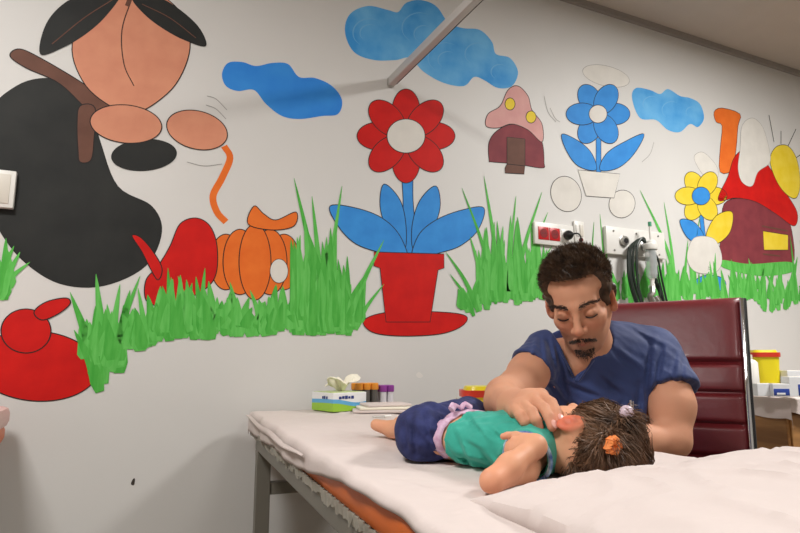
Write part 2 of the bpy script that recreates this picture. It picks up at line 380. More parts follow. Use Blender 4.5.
clump([(98, 388, 70, 292, .02), (104, 384, 96, 274, .02), (110, 370, 120, 284, .016), (100, 392, 74, 330, .02), (112, 372, 140, 276, .014), (146, 348, 138, 288, .012), (120, 350, 130, 290, .018)], [(84, 122, 352, 372, 30, 66, 16), (122, 150, 350, 344, 26, 50, 10)], 2, 'painted grass tuft behind the red apple')
clump([(170, 340, 168, 268, .013), (200, 336, 205, 268, .014), (190, 334, 178, 276, .012)], [(148, 216, 340, 334, 22, 60, 26)], 3, 'painted grass in front of the red bellflower')
clump([(238, 330, 230, 282, .016), (262, 330, 250, 290, .014)], [(212, 292, 332, 330, 18, 46, 28)], 4, 'painted grass in front of the pumpkin')
clump([(320, 322, 294, 178, .015), (322, 320, 312, 196, .015), (326, 322, 342, 186, .014), (330, 322, 304, 222, .018), (316, 326, 330, 240, .02), (350, 326, 384, 240, .014), (340, 330, 372, 266, .016), (356, 330, 384, 284, .010)], [(292, 350, 330, 330, 50, 110, 30), (346, 362, 332, 322, 24, 50, 8)], 5, 'painted grass tuft left of the potted flower')
clump([(500, 302, 484, 176, .014), (508, 300, 516, 196, .012), (496, 304, 462, 188, .012), (514, 300, 542, 192, .014), (520, 300, 548, 212, .012), (478, 312, 446, 252, .013), (486, 308, 470, 236, .016), (526, 300, 552, 246, .014), (474, 316, 450, 274, .012)], [(478, 548, 306, 296, 36, 84, 34), (458, 480, 312, 306, 16, 34, 6)], 6, 'painted grass tuft left of the red sockets')
clump([(606, 300, 600, 214, .007), (590, 300, 594, 222, .007), (680, 296, 640, 190, .015), (676, 294, 664, 202, .012), (690, 296, 700, 216, .010), (684, 296, 688, 240, .012)], [(560, 645, 300, 300, 26, 50, 24), (645, 720, 302, 298, 20, 52, 24)], 7, 'painted grass behind the socket plate and chair')
clump([(744, 306, 736, 262, .010), (776, 304, 782, 262, .010), (796, 300, 790, 236, .012), (806, 300, 800, 240, .012)], [(722, 812, 304, 308, 22, 46, 34)], 8, 'painted grass in front of the painted cottage')
# ================================================================== WALL FITTINGS AND RAIL
m_plast = mat('white_plastic', (228, 226, 220), .35); m_plast2 = mat('ivory_plastic', (214, 208, 196), .4)
m_redp = mat('red_socket_plastic', (190, 22, 28), .35); m_redd = mat('deep_red_plastic', (128, 10, 16), .4); m_blk = mat('black_plastic', (24, 24, 26), .4)
m_steel = mat('brushed_steel', (180, 178, 172), .35, metal=1); m_chrome = mat('chrome', (226, 226, 228), .09, metal=1)
m_alu = mat('painted_aluminium', (196, 193, 188), .4)
# ceiling-height rail standing straight out from the wall
p = W(390, 84)
t = thing('curtain_rail', (p.x, 0, p.z), 'grey metal rail jutting out from the wall in front of the largest cloud', 'rail')
MB().box((p.x-.013, -4.55, p.z-.012), (p.x+.013, -.012, p.z+.02), .002).build('rail_bar', m_alu, t)
MB().box((p.x+.0135, -4.55, p.z-.012), (p.x+.0155, -.03, p.z-.004), .0005).build('rail_groove', m_blk, t)
MB().box((p.x-.014, -.014, p.z-.014), (p.x+.014, -.002, p.z+.021), .004).build('wall_bracket', m_steel, t)
# white box at left edge
a = W(-30, 168); b = W(14, 210)
t = thing('switch_box', (a.x, 0, b.z), 'white plastic box on the wall at the left edge beside the dark boulder', 'wall box')
MB().box((a.x, -.022, b.z), (b.x, -.001, a.z), .003).build('box_body', m_plast, t)
MB().box((a.x+.01, -.0245, b.z+.012), (b.x-.012, -.0215, a.z-.012), .001).build('box_cover', m_plast2, t)
# socket strip
a = W(532, 222); b = W(574, 246)
zt, zb = a.z, W(532, 244).z
t = thing('socket_strip', (a.x, 0, zb), 'white wall socket strip with two red sockets', 'socket')
b = W(571, 230); MB().box((a.x, -.016, zb), (b.x, -.001, zt), .003).build('strip_plate', m_plast, t)
h = zt-zb; zc_ = (zt+zb)/2; s_ = h*.29
for q, cx in enumerate((541, 552, 563.5)):
    X = W(cx, 232).x
    o = MB().box((X-s_, -.0185, zc_-s_), (X+s_, -.014, zc_+s_), .001).build('socket_insert', m_redp if q < 2 else m_plast, t, label='red socket insert' if q < 2 else None)
    MB().cyl((X, -.0195, zc_), (X, -.016, zc_), s_*.72, n=24).build('socket_ring', m_redd if q < 2 else m_plast, o)
    for dx in (-.006, .006): MB().cyl((X+dx, -.0205, zc_), (X+dx, -.019, zc_), .0022, n=10).build('pin_hole', m_blk, o)
X = W(563.5, 232).x
t = thing('power_plug', (X, -.02, zc_-.02), 'black plug and cord pushed into the white socket', 'plug')
MB().lathe((0, 0, 0), [(.019, 0), (.021, .008), (.019, .02), (.012, .03), (.007, .036), (.004, .04)]).xf(Matrix.Translation((X, -.02, zc_)) @ Matrix.Rotation(math.pi/2, 4, 'X')).build('plug_body', m_blk, t)
MB().tube(smooth_open([(X, -.055, zc_), (X+.02, -.066, zc_+.002), (X+.05, -.05, zc_-.01), (X+.068, -.03, zc_-.05), (X+.075, -.012, zc_-.12), (X+.08, -.008, zc_-.25), (X+.07, -.008, zc_-.6)]), .0035).build('cord', m_blk, t)
a = W(572.5, 223); b = W(582, 244)
t = thing('switch_module', (a.x, 0, b.z), 'small white switch module right of the black plug', 'switch')
MB().box((a.x, -.012, b.z-.004), (b.x+.006, -.001, a.z+.008), .002).build('module_plate', m_plast, t)
for i in range(2): MB().box((a.x+.006+i*.022, -.0165, b.z+.03), (a.x+.024+i*.022, -.011, a.z-.008), .0015).build('rocker', m_plast2 if i else m_plast, t)
MB().cyl((a.x+.03, -.02, b.z+.014), (a.x+.03, -.011, b.z+.014), .009, n=16).build('button', mat('dark_red_button', (96, 30, 28), .4), t)
# gas outlet plate
a = W(602.5, 226.5); b = W(661, 235); zb = W(604.5, 254).z; zt = a.z
t = thing('gas_outlet_plate', (a.x, 0, zb), 'wide white wall plate with screws and two gas outlets', 'wall plate')
MB().box((a.x, -.02, zb), (b.x, -.001, zt), .003).build('plate', m_plast, t)
for fx, fz in ((.12, .84), (.5, .84), (.88, .84), (.12, .14), (.5, .14), (.88, .14)):
    MB().cyl((a.x+(b.x-a.x)*fx, -.0225, zb+(zt-zb)*fz), (a.x+(b.x-a.x)*fx, -.019, zb+(zt-zb)*fz), .0045, n=12).build('screw', m_steel, t)
for px, py in ((620, 242), (641, 247)):
    q = W(px, py)
    o = MB().lathe((0, 0, 0), [(.026, 0), (.026, .004), (.022, .006), (.021, .016), (.014, .017)]).xf(Matrix.Translation((q.x, -.019, q.z)) @ Matrix.Rotation(math.pi/2, 4, 'X')).build('outlet_ring', m_steel, t)
    MB().cyl((q.x, -.038, q.z), (q.x, -.03, q.z), .012, n=16).build('outlet_core', m_blk, o)
# flowmeter with coiled tubing
q = W(640, 247); X = q.x-.02; z = q.z
t = thing('suction_regulator', (X, -.03, z-.25), 'clear suction regulator plugged into the right gas outlet', 'regulator')
m_clear = mat('clear_plastic', (214, 220, 220), .12, alpha=.45)
MB().cyl((X+.012, -.036, z), (X+.012, -.075, z), .017, n=20).build('connector', m_chrome, t)
MB().sphere((X+.004, -.08, z-.004), .024).build('regulator_head', m_plast, t)
MB().tube([(X, -.082, z+.01), (X-.002, -.082, z+.055), (X, -.082, z+.082)], .005).build('needle_valve', m_plast, t)
MB().cyl((X, -.082, z+.08), (X, -.082, z+.1), .008, n=14).build('valve_cap', mat('green_cap', (70, 160, 120), .4), t)
MB().lathe((X-.01, -.085, z-.03), [(.03, 0), (.032, .006), (.03, .024), (.02, .03)]).build('jar_lid', m_plast, t)
MB().lathe((X-.01, -.085, z-.16), [(.018, 0), (.022, .01), (.024, .02), (.025, .13)]).build('jar', m_clear, t)
MB().cyl((X-.01, -.085, z-.15), (X-.01, -.085, z-.04), .006, n=12).build('inner_tube', m_steel, t)
MB().lathe((X-.012, -.085, z-.2), [(.01, 0), (.012, .01), (.009, .02), (.012, .04)]).build('outlet_nozzle', m_plast, t)
MB().tube(smooth_open([(X-.012, -.085, z-.2), (X-.02, -.09, z-.225), (X-.03, -.085, z-.24), (X-.02, -.08, z-.26)]), .013).build('elbow_pipe', m_steel, t)
MB().cyl((X-.004, -.085, z-.245), (X+.002, -.098, z-.275), .02, n=20).build('pressure_gauge', m_chrome, t)
m_hose = mat('dark_hose', (34, 44, 38), .4)
t = thing('hose_bundle', (X-.06, -.06, z-.3), 'bundle of looped dark hoses hanging beside the suction regulator', 'hose')
r_ = random.Random(3)
for i in range(16):
    x0 = X-.085+.006*i*.7+r_.uniform(-.004, .004); wd = r_.uniform(.018, .058); L = r_.uniform(.24, .36); y0 = -.045-r_.random()*.025
    if i < 9: pts = [(X-.02, -.07, z+.005), (X-.045+wd*.3, y0, z+.028-r_.random()*.01), (x0-wd*.4, y0, z-.02), (x0-wd*.7, y0, z-.12), (x0-wd*.5, y0, z-L*.7), (x0-wd*.1+.01, y0, z-L)]
    else: pts = [(X+.006, -.06, z-.01), (X+.02+.005*(i-9), y0, z-.06), (X+.022+.008*(i-9), y0, z-.16), (X+.05+.012*(i-9), y0, z-.2-.03*(i-9)), (X+.03+.02*(i-9), y0, z-.34)]
    MB().tube(smooth_open(pts), r_.choice((.004, .0048, .0055)), n=7).build('hose', m_hose, t)
# scuffs on the wall
m_scuff = mat('scuff', (60, 52, 46), .8); m_scuff2 = mat('plaster_patch', (222, 218, 212), .8)
sp = patch('wall_chip', [(131, 484), (133, 479), (135, 479), (134, 485)], m_scuff, outline=0, lab='small dark chip in the wall paint'); 
sp = patch('plaster_patch', [(416, 375), (419, 372), (423, 376), (419, 378)], m_scuff2, outline=0)

# ================================================================== THE EXAMINATION BED
A_ = Vector((.405, -.055, 0)); E_ = Vector((-.0775, -.997, 0)); S_ = Vector((.997, -.0775, 0)); BW = .56; PW = .60; BL = 2.05
def B(u, v, z): return A_ + E_*u + S_*v + Vector((0, 0, z))     # u along the bed from the wall, v across
BM = Matrix((( E_.x, S_.x, 0, A_.x), (E_.y, S_.y, 0, A_.y), (0, 0, 1, 0), (0, 0, 0, 1)))
def bbox_(b, u0, v0, z0, u1, v1, z1, bev=0):
    bb = MB(); bb.box((u0, v0, z0), (u1, v1, z1), bev); bb.xf(BM)
    me = bpy.data.meshes.new('t'); bb.bm.to_mesh(me); bb.bm.free(); b.bm.from_mesh(me); bpy.data.meshes.remove(me); return b
m_frame = mat('grey_frame_steel', (118, 114, 104), .45, metal=.2); m_oran = mat('orange_vinyl', (214, 106, 40), .42, var=.12, vscale=6, bump=.25, bscale=7)
bed = thing('examination_bed', B(1, .3, 0), 'orange vinyl examination bed on a grey steel frame under white paper', 'bed')
for u, v in ((.10, .002), (.10, BW-.045), (BL-.12, .002), (BL-.12, BW-.045)):
    o = bbox_(MB(), u, v, .02, u+.042, v+.04, .70, .002).build('leg', m_frame, bed, smooth=False)
    bbox_(MB(), u-.002, v-.002, 0, u+.044, v+.042, .022, .003).build('rubber_foot', m_blk, o)
for v in (.002, BW-.042): bbox_(MB(), .1, v, .70, BL-.05, v+.04, .735, .002).build('side_rail', m_frame, bed, smooth=False)
for u, z in ((.105, .575), (BL-.115, .575)): bbox_(MB(), u, .042, z, u+.03, BW-.045, z+.034, .002).build('cross_bar', m_frame, bed, smooth=False)
bbox_(MB(), .02, .01, .735, BL, BW-.01, .742, .002).build('base_board', mat('board_underside', (92, 84, 72), .7), bed, smooth=False)
def matt(a, b):
    return None
mm = MB(); bbox_(mm, .005, .0, .742, BL, BW, .797, .016); mm.build('mattress', m_oran, bed)
# torn plastic under the side edge
m_film = mat('torn_plastic_film', (178, 174, 162), .3, alpha=.65); r_ = random.Random(5)
fb = MB(); N = 300
def film(i, j):
    u = .02+i*1.5; k = int(i*299)
    rr = random.Random(k*7); dz = rr.uniform(-.004, .006) + .016+.009*noise.noise(Vector((u*22, 0, 0)))+.007*noise.noise(Vector((u*60, 3, 0)))
    return B(u, -.004+.004*rr.random()*j - .003*math.sin(k*1.3), .752-j*dz)
fb.grid(film, N, 4); fb.build('plastic_trim', m_film, bed, smooth=False)
m_rust = mat('rusty_edge', (72, 60, 46), .8, rgb2=(150, 144, 130), vscale=40)
bbox_(MB(), .05, -.001, .732, 1.6, .008, .744).build('edge_strip', m_rust, bed, smooth=False)

# paper sheet
m_paper = mat('white_paper_cloth', (212, 199, 194), .8, var=.03, vscale=5, bump=.55, bscale=22, stretch=(1, 1.9, 1))
def wr(u, v, s=1.0):
    p_ = Vector((u*6, v*9, 3.1)); a = noise.noise(p_)*.6+noise.noise(p_*2.3)*.3
    rd = 1-abs(noise.noise(Vector((u*9+v*5, v*14-u*3, 1.2))))*2.4
    return (a*.004+max(0, rd)**3*.0028)*s
def hang(u):                      # how far the paper hangs over the near side
    if u < .72: return .040+.005*math.sin(u*9)
    t = min(1, (u-.72)/.42); return .040*(1-t)+.001
def side_out(u): return .008+.003*math.sin(u*23)+.002*math.sin(u*51)
def sheet(i, j):
    u = -.012+i*(BL-.3+.012); endr = 0.0
    L = hang(u); tot = L+.03+BW; s = j*tot*1.0
    # path across: up the side, round the edge, over the top, over the far edge
    R = .012
    if s < L: v, z = -side_out(u), .80-R-(L-s)
    elif s < L+R*1.57:
        a = (s-L)/R; v = -side_out(u)+R*(1-math.cos(a)); z = .80-R+R*math.sin(a)
    else: v = -side_out(u)+R+(s-L-R*1.57); z = .80
    z += .002
    if s > L: z += wr(u, v)*min(1, (s-L)/.05)
    v2 = min(v, BW+.01)
    if u < .02: z -= (.02-u)*.6
    if v > BW-.01: z -= (v-(BW-.01))*.9
    return B(u, v2, z)
sb = MB().grid(sheet, 190, 90)
sheet_o = sb.build('paper_sheet', m_paper, None, label='white crinkled paper sheet covering the bed under the child', category='sheet')
sm = sheet_o.modifiers.new('th', 'SOLIDIFY'); sm.thickness = .0012; sm.offset = 1
# dog-eared fold along the near side
fo = MB()
def fold(i, j):
    u = .0+i*.84; v = -.012-.006*math.sin(j*3.14)*(1+.3*math.sin(u*14)); z = .793+.0022*math.sin(u*17)-j*(.004+.030*i*(1-i)*2)-.006*i
    return B(u, v, z)
fo.grid(fold, 60, 6); o_ = fo.build('sheet_fold', m_paper, sheet_o)

# pillow under paper at the head end
def pil(i, j):
    U0, U1, V0, V1 = 1.335, 2.02, .07, PW+.02
    a = i*2-1; b = j*2-1
    u = (U0+U1)/2+a*(U1-U0)/2; v = (V0+V1)/2+b*(V1-V0)/2
    e = 1-abs(a)**3.2; f = 1-abs(b)**2.6
    h = (max(e, 0)**.5)*(max(f, 0)**.28)
    skew = .02*(v/BW)
    z = .803+h*(.036+.034*(v/PW))+wr(u*1.2, v*1.2, 2.3)*h + .002*math.sin(u*30+v*22)*h*(1-h)*3
    return B(u-skew*0, v, z)
pb = MB().grid(pil, 110, 110)
def pil2(i, j):
    p_ = pil(i, j); return Vector((p_.x, p_.y, .8035))
pillow = pb.build('pillow', m_paper, None, label='low wide pillow wrapped in white paper in the foreground', category='pillow')
sm = pillow.modifiers.new('th', 'SOLIDIFY'); sm.thickness = .003; sm.offset = -1

# ================================================================== LEFT EDGE: A SECOND BED
m_pink = mat('pink_paper', (226, 196, 190), .8, bump=.2, bscale=40)
pL = W(-12, 420, -.35); xe = pL.x
t = thing('examination_bed', (xe-.4, -.35, 0), 'second orange bed under pinkish paper at the left edge', 'bed')
MB().box((xe-1.7, -.68, .742), (xe, -.06, .80), .02).build('mattress', m_oran, t)
MB().box((xe-1.7, -.69, .784), (xe+.006, -.05, .84), .018).build('paper_cover', m_pink, t)
MB().box((xe-1.66, -.64, .70), (xe-.03, -.1, .742), .002).build('base_board', m_frame, t, smooth=False)
for x, y in ((xe-.1, -.62), (xe-.1, -.14), (xe-1.6, -.62), (xe-1.6, -.14)): MB().box((x-.04, y, 0), (x, y+.04, .70), .002).build('leg', m_frame, t, smooth=False)

# ================================================================== ITEMS ON THE BED BY THE WALL
zt = .8065
# tissue box
c0 = Z(339, 412, zt); cL = Z(316, 409, zt); cR = Z(362, 409, zt)
m_box = bpy.data.materials.new('tissue_carton'); m_box.use_nodes = True; nt = m_box.node_tree; bs = nt.nodes['Principled BSDF']; bs.inputs['Roughness'].default_value = .4
tc = nt.nodes.new('ShaderNodeTexCoord'); sx = nt.nodes.new('ShaderNodeSeparateXYZ'); nt.links.new(tc.outputs['Object'], sx.inputs[0])
wv = nt.nodes.new('ShaderNodeMath'); wv.operation = 'SINE'; mu_ = nt.nodes.new('ShaderNodeMath'); mu_.operation = 'MULTIPLY'; mu_.inputs[1].default_value = 34
nt.links.new(sx.outputs['X'], mu_.inputs[0]); nt.links.new(mu_.outputs[0], wv.inputs[0])
m2 = nt.nodes.new('ShaderNodeMath'); m2.operation = 'MULTIPLY_ADD'; m2.inputs[1].default_value = .006; nt.links.new(wv.outputs[0], m2.inputs[0]); nt.links.new(sx.outputs['Z'], m2.inputs[2])
rp = nt.nodes.new('ShaderNodeValToRGB'); rp.color_ramp.interpolation = 'CONSTANT'
el = rp.color_ramp.elements; el[0].position = 0; el[0].color = (*lin((150, 196, 60)), 1); el[1].position = .016; el[1].color = (*lin((96, 170, 216)), 1)
e_ = el.new(.030); e_.color = (*lin((232, 232, 232)), 1); nt.links.new(m2.outputs[0], rp.inputs[0]); nt.links.new(rp.outputs[0], bs.inputs['Base Color'])
ang = math.radians(15)
bx = Vector((c0.x+.026, c0.y+.075, zt)); t = thing('tissue_box', bx, 'white, blue and green tissue carton on the bed corner by the wall', 'tissue box')
R4 = Matrix.Translation(bx) @ Matrix.Rotation(ang, 4, 'Z')
TW, TD, TH = .125, .12, .056
MB().box((-TW/2, -TD/2, 0), (TW/2, TD/2, TH), .0015).xf(R4).build('carton', m_box, t, smooth=False)
MB().box((-TW/2+.004, -TD/2+.004, TH), (TW/2-.004, TD/2-.004, TH+.0012), .0005).xf(R4).build('top_panel', mat('carton_top_green', (176, 200, 96), .5, rgb2=(214, 224, 190), vscale=60), t)
def text(name, body, size, M, m, parent, ext=.0003):
    cu = bpy.data.curves.new(name, 'FONT'); cu.body = body; cu.size = size; cu.extrude = ext; cu.align_x = 'CENTER'; cu.align_y = 'CENTER'
    o = bpy.data.objects.new(name+'_tmp', cu); COL.objects.link(o); dg = bpy.context.evaluated_depsgraph_get(); dg.update()
    me = bpy.data.meshes.new_from_object(o.evaluated_get(dg)); bpy.data.objects.remove(o); me.transform(M); me.name = name; me.materials.clear()
    return put(name, me, m, parent)
m_navy = mat('navy_ink', (30, 50, 120), .5)
RX = Matrix.Rotation(math.pi/2, 4, 'X')
text('lettering', 'Softness', .024, R4 @ Matrix.Translation((-.012, -TD/2-.0006, .041)) @ RX, m_navy, t) if False else None
# the print on the carton is too small to read: keep it as an unreadable blue wordmark
for k, (x, w_) in enumerate(((-.042, .010), (-.030, .009), (-.019, .010), (-.007, .008), (.004, .010))):
    MB().box((x, -TD/2-.001, .037+(k % 2)*.001), (x+w_, -TD/2, .045+(k % 3)*.001), .0004).xf(R4).build('wordmark_stroke', m_navy, t)
for k, x in enumerate((-.030, -.018, -.008)):
    MB().box((-TW/2-.001, x, .037), (-TW/2, x+.008, .045+(k % 2)*.001), .0004).xf(R4).build('wordmark_stroke', m_navy, t)
# tissue
m_tis = mat('tissue_paper', (238, 232, 214), .9)
def tis(i, j):
    a = i*2*math.pi; r = .010+.052*j**.8; fl = 1+.32*math.sin(a*3+j*2)+.18*math.sin(a*7+1)
    zz = TH+.002+.034*math.sin(min(1, j*1.1)*math.pi*.62)*(1+.35*math.sin(a*2+1)+.2*math.sin(a*5))+.006*noise.noise(Vector((math.cos(a)*3, math.sin(a)*3, j*5)))
    return R4 @ Vector((.008+math.cos(a)*r*fl*.85, math.sin(a)*r*fl*.6, zz))
MB().grid(tis, 40, 12).build('tissue', m_tis, t)
# vial tubs
def tub(px, py, dpt, rad, h, lid, lidm, lab, nm='specimen_tube_rack'):
    return None
m_vial = mat('dark_vial', (92, 88, 84), .2); m_vialw = mat('label_white', (206, 204, 208), .5)
m_orc = mat('orange_cap', (232, 150, 50), .4); m_pur = mat('purple_cap', (140, 60, 150), .4); m_lil = mat('lilac_ring', (176, 120, 186), .4)
q0 = Z(367, 405, zt); 
def vial(x, y, capm, bodym, lab, grp, r=.0115, h=.058, caph=.02):
    t = thing('sample_tube', (x, y, zt), lab, 'tube', grp)
    MB().lathe((x, y, zt), [(r*.6, 0), (r*.9, .003), (r*.9, h)], n=14).build('tube_body', bodym, t)
    MB().lathe((x, y, zt+h), [(r*1.02, 0), (r*1.15, .002), (r*1.15, caph), (r*.9, caph+.002)], n=14).build('cap', capm, t)
ORD = ['first', 'second', 'third', 'fourth', 'fifth', 'sixth']
# orange capped tubes standing in a tight row behind the carton, purple ones to the right
for k in range(6):
    yq = -.10-.022*(k % 2); q = W(355+k*3.9, 400, yq); vial(q.x, yq, m_orc, m_vial, ORD[k]+' from the left of the six orange capped dark sample tubes', 'orange capped sample tubes')
for k in range(4):
    yq = -.10-.022*(k % 2); q = W(380+k*3.4, 400, yq); vial(q.x, yq, m_pur, m_vialw, ORD[k]+' from the left of the four purple capped sample tubes', 'purple capped sample tubes', h=.05)
# pile of gauze / paper sheets
q = Z(385, 412, zt); r_ = random.Random(9)
gz = thing('gauze_stack', (q.x, q.y, zt), 'loose stack of folded white gauze right of the tissue carton', 'gauze')
for k in range(3):
    M = Matrix.Translation((q.x+.01*k-.01, q.y+.01+.005*k, zt+.0085*k)) @ Matrix.Rotation(-.35+.12*k, 4, 'Z')
    def gf(i, j, k=k): return Vector(((i-.5)*.17*(1-.1*k), (j-.5)*.1, .005+.0025*math.sin(i*7+k)*math.sin(j*5+k)))
    MB().box((-.085+.008*k, -.05, 0), (.085-.008*k, .05, .0082), .0038).xf(M).build('gauze_layer', m_tis if k == 1 else m_paper, gz)
# needle / pen lying on bed
a = Z(373, 417, zt+.003); b = Z(391, 416, zt+.003)
t = thing('needle', a, 'thin capped needle lying beside the child\'s feet', 'needle')
MB().cyl(a, b, .0022, n=10).build('shaft', m_steel, t); MB().cyl(a.lerp(b, .62), b, .0036, n=12).build('needle_hub', m_plast, t)
# yellow sharps bins
m_yel = mat('yellow_bin_plastic', (226, 208, 30), .35); m_rlid = mat('red_lid_plastic', (200, 52, 30), .35)
def bin_(loc, w, d, h, lab, rz=0, r=1.1):
    t = thing('sharps_bin', loc, lab, 'bin')
    M = Matrix.Translation(loc) @ Matrix.Rotation(rz, 4, 'Z')
    def body(i, j):
        a = i*2*math.pi; k = .86+.14*j; n = 4
        c, s = math.cos(a), math.sin(a); q = (abs(c)**n+abs(s)**n)**(-1/n)
        return M @ Vector((c*q*w/2*k, s*q*d/2*k, j*h))
    def mk(z0, z1, g0, g1):
        b = MB(); n = 40; rings = []
        for z, g in ((z0, 0), (z0, g0), (z1, g1), (z1, 0)):
            rings.append([b.bm.verts.new(M @ Vector((math.cos(a)*(abs(math.cos(a))**4+abs(math.sin(a))**4)**-.25*w/2*g, math.sin(a)*(abs(math.cos(a))**4+abs(math.sin(a))**4)**-.25*d/2*g, z))) for a in [2*math.pi*k/n for k in range(n)]])
        for p_, q_ in zip(rings[:-1], rings[1:]):
            for k in range(n): b.bm.faces.new((p_[k], p_[(k+1) % n], q_[(k+1) % n], q_[k]))
        bmesh.ops.remove_doubles(b.bm, verts=b.bm.verts, dist=1e-6); return b
    mk(0, h, .86, .98).build('bin_body', m_yel, t); mk(h-.012, h+.006, 1.06, 1.06).build('lid', m_rlid, t)
    mk(h+.006, h+.016, .9, .82).build('lid_cap', m_yel, t, label='yellow lid centre')
    return t
q = Z(492, 415, zt); bin_(B(.50, .565-.03, zt)+Vector((.03, .02, 0)), .125, .105, .068, 'yellow sharps bin with red lid on the bed behind the child', rz=-.4)
# syringe packs next to it
for k in range(6):
    q = C(456+k*4.2, 410, 1.72); q = B(.36-.015*k+.06, .47+.012*k, zt)
    q = Vector((Z(452+k*4.5, 412, zt).x, Z(452+k*4.5, 412, zt).y, zt))
    t = thing('syringe', q, ORD[k]+' from the left of the six white wrapped syringes by the yellow bin', 'syringe', 'wrapped syringes beside the yellow bin')
    top = q+Vector((.012+.004*k, -.004, .034)); d = (top-q)
    MB().cyl(q+Vector((0, 0, .003)), q+d*.8, .0048, n=12).build('barrel', m_plast, t); MB().cyl(q+d*.8, q+d*1.25, .0025, n=8).build('plunger', m_plast2, t); MB().cyl(q+d*1.2, q+d*1.27, .0055, n=12).build('thumb_rest', m_plast, t)

# ================================================================== TABLE AT THE RIGHT WITH SUPPLIES
m_wood = mat('worn_wood', (176, 128, 74), .55, rgb2=(134, 92, 50), vscale=3, stretch=(1, 1, 9), bump=.1)
tx0, tx1, ty0, ty1, tz = 2.28, 3.7, -.56, -.03, .825
t = thing('supply_table', ((tx0+tx1)/2, (ty0+ty1)/2, 0), 'wooden cabinet table behind the chair at the right edge', 'table')
MB().box((tx0, ty0+.02, .07), (tx1, ty1, tz-.03), .003).build('cabinet_body', m_wood, t, smooth=False)
MB().box((tx0-.01, ty0, tz-.03), (tx1+.01, ty1, tz-.004), .003).build('table_top', m_wood, t, smooth=False)
MB().box((tx0+.03, ty0+.05, 0), (tx1-.03, ty1-.03, .07)).build('plinth', m_blk, t, smooth=False)
for k in range(3): 
    d_ = MB().box((tx0+.015+k*.465, ty0+.012, .1), (tx0+.455+k*.465, ty0+.022, .76), .002).build('door', m_wood, t, smooth=False)
    MB().cyl((tx0+.42+k*.465, ty0-.004, .5), (tx0+.42+k*.465, ty0+.013, .5), .01, n=14).build('door_knob', m_steel, d_)
def ts(i, j):
    x = tx0-.085+i*(tx1-tx0+.097); s = j*(.52+.09); dx_ = max(0, tx0-.014-x); x = max(x, tx0-.014-.004*math.sin(s*30)*min(1, dx_*20))
    hangz = .062+.012*math.sin(x*19)+.02*max(0, math.sin(x*7+1))
    if s < .52: y, z = ty1-.002-s*1.0, tz+.0015+.002*noise.noise(Vector((x*12, s*12, 0)))
    else: 
        k = (s-.52)/.09; y = ty0-.009-.005*(1+math.sin(x*24))*k; z = tz-k*hangz
    return Vector((x, y, z-dx_*(1+.15*math.sin(s*17))))
so = MB().grid(ts, 160, 40).build('table_paper', m_paper, None, label='white paper cover hanging over the wooden cabinet table edge', category='sheet')
zt2 = tz+.006
bin_(Vector(C(765, 383, 2.46)[:2]+(zt2,)), 0.105, .1, .155, 'yellow sharps bin with red lid on the table at the right edge', rz=-.6)
def bottle(px, d, r, h, lab):
    q = C(px, 388, d); q.z = zt2; t = thing('bottle', q, lab, 'bottle')
    MB().lathe(q, [(r*.95, 0), (r, .004), (r, h*.8), (r*.8, h*.86), (r*.42, h*.9)]).build('bottle_body', m_plast, t)
    MB().lathe(q+Vector((0, 0, h*.9)), [(r*.5, 0), (r*.5, h*.1), (r*.4, h*.11)]).build('bottle_cap', m_plast2, t)
bottle(750, 2.34, .034, .15, 'tall white bottle between the chair and the yellow bin')
m_bluep = mat('blue_print', (40, 66, 150), .5); m_ctn = mat('white_carton', (222, 224, 226), .5)
def carton(px, d, w, dp, h, rz, lab, strip=None, group=None, roof=False):
    q = C(px, 390, d); q.z = zt2; M = Matrix.Translation(q) @ Matrix.Rotation(rz, 4, 'Z'); t = thing('carton', q, lab, 'box', group)
    MB().box((-w/2, -dp/2, 0), (w/2, dp/2, h), .0015).xf(M).build('carton_body', m_ctn, t, smooth=False)
    if strip:
        MB().box((-w/2*strip, -dp/2-.001, .004), (w/2*.9, -dp/2, h*.62), .0004).xf(M).build('blue_print', m_bluep, t)
        MB().box((-w/2*strip+.01, -dp/2-.0016, .006), (w/2*.4, -dp/2-.0008, h*.3), .0004).xf(M).build('white_print', m_ctn, t)
    MB().box((-w/2+.004, -dp/2+.004, h), (w/2-.004, dp/2-.004, h+.001)).xf(M).build('flap', m_plast2, t)
carton(763, 2.26, .06, .04, .045, -.5, 'white carton in front of the yellow bin')
carton(778, 2.24, .06, .05, .045, -.55, 'small white carton with blue print on the right table', .9)
carton(796, 2.24, .075, .05, .07, -.45, 'taller white carton with blue print near the right edge', .2)
carton(799, 2.40, .11, .06, .09, -.5, 'large plain white carton behind the blue printed ones')
carton(825, 2.42, .10, .08, .13, -.5, 'white carton cut by the right edge')
q = C(760, 398, 2.32); q.z = zt2+.0045; t = thing('pen', q, 'blue pen lying at the front edge of the right table', 'pen')
MB().cyl(q, q+Vector((.06, -.015, 0)), .004, n=10).build('pen_body', m_bluep, t); MB().cyl(q+Vector((.05, -.0125, 0)), q+Vector((.072, -.018, 0)), .0046, n=10).build('pen_cap', m_bluep, t)
# tape strips on the cabinet front
for (x, z, w_, h_) in ((2.72, .72, .10, .035), (2.60, .60, .09, .03)):
    pass

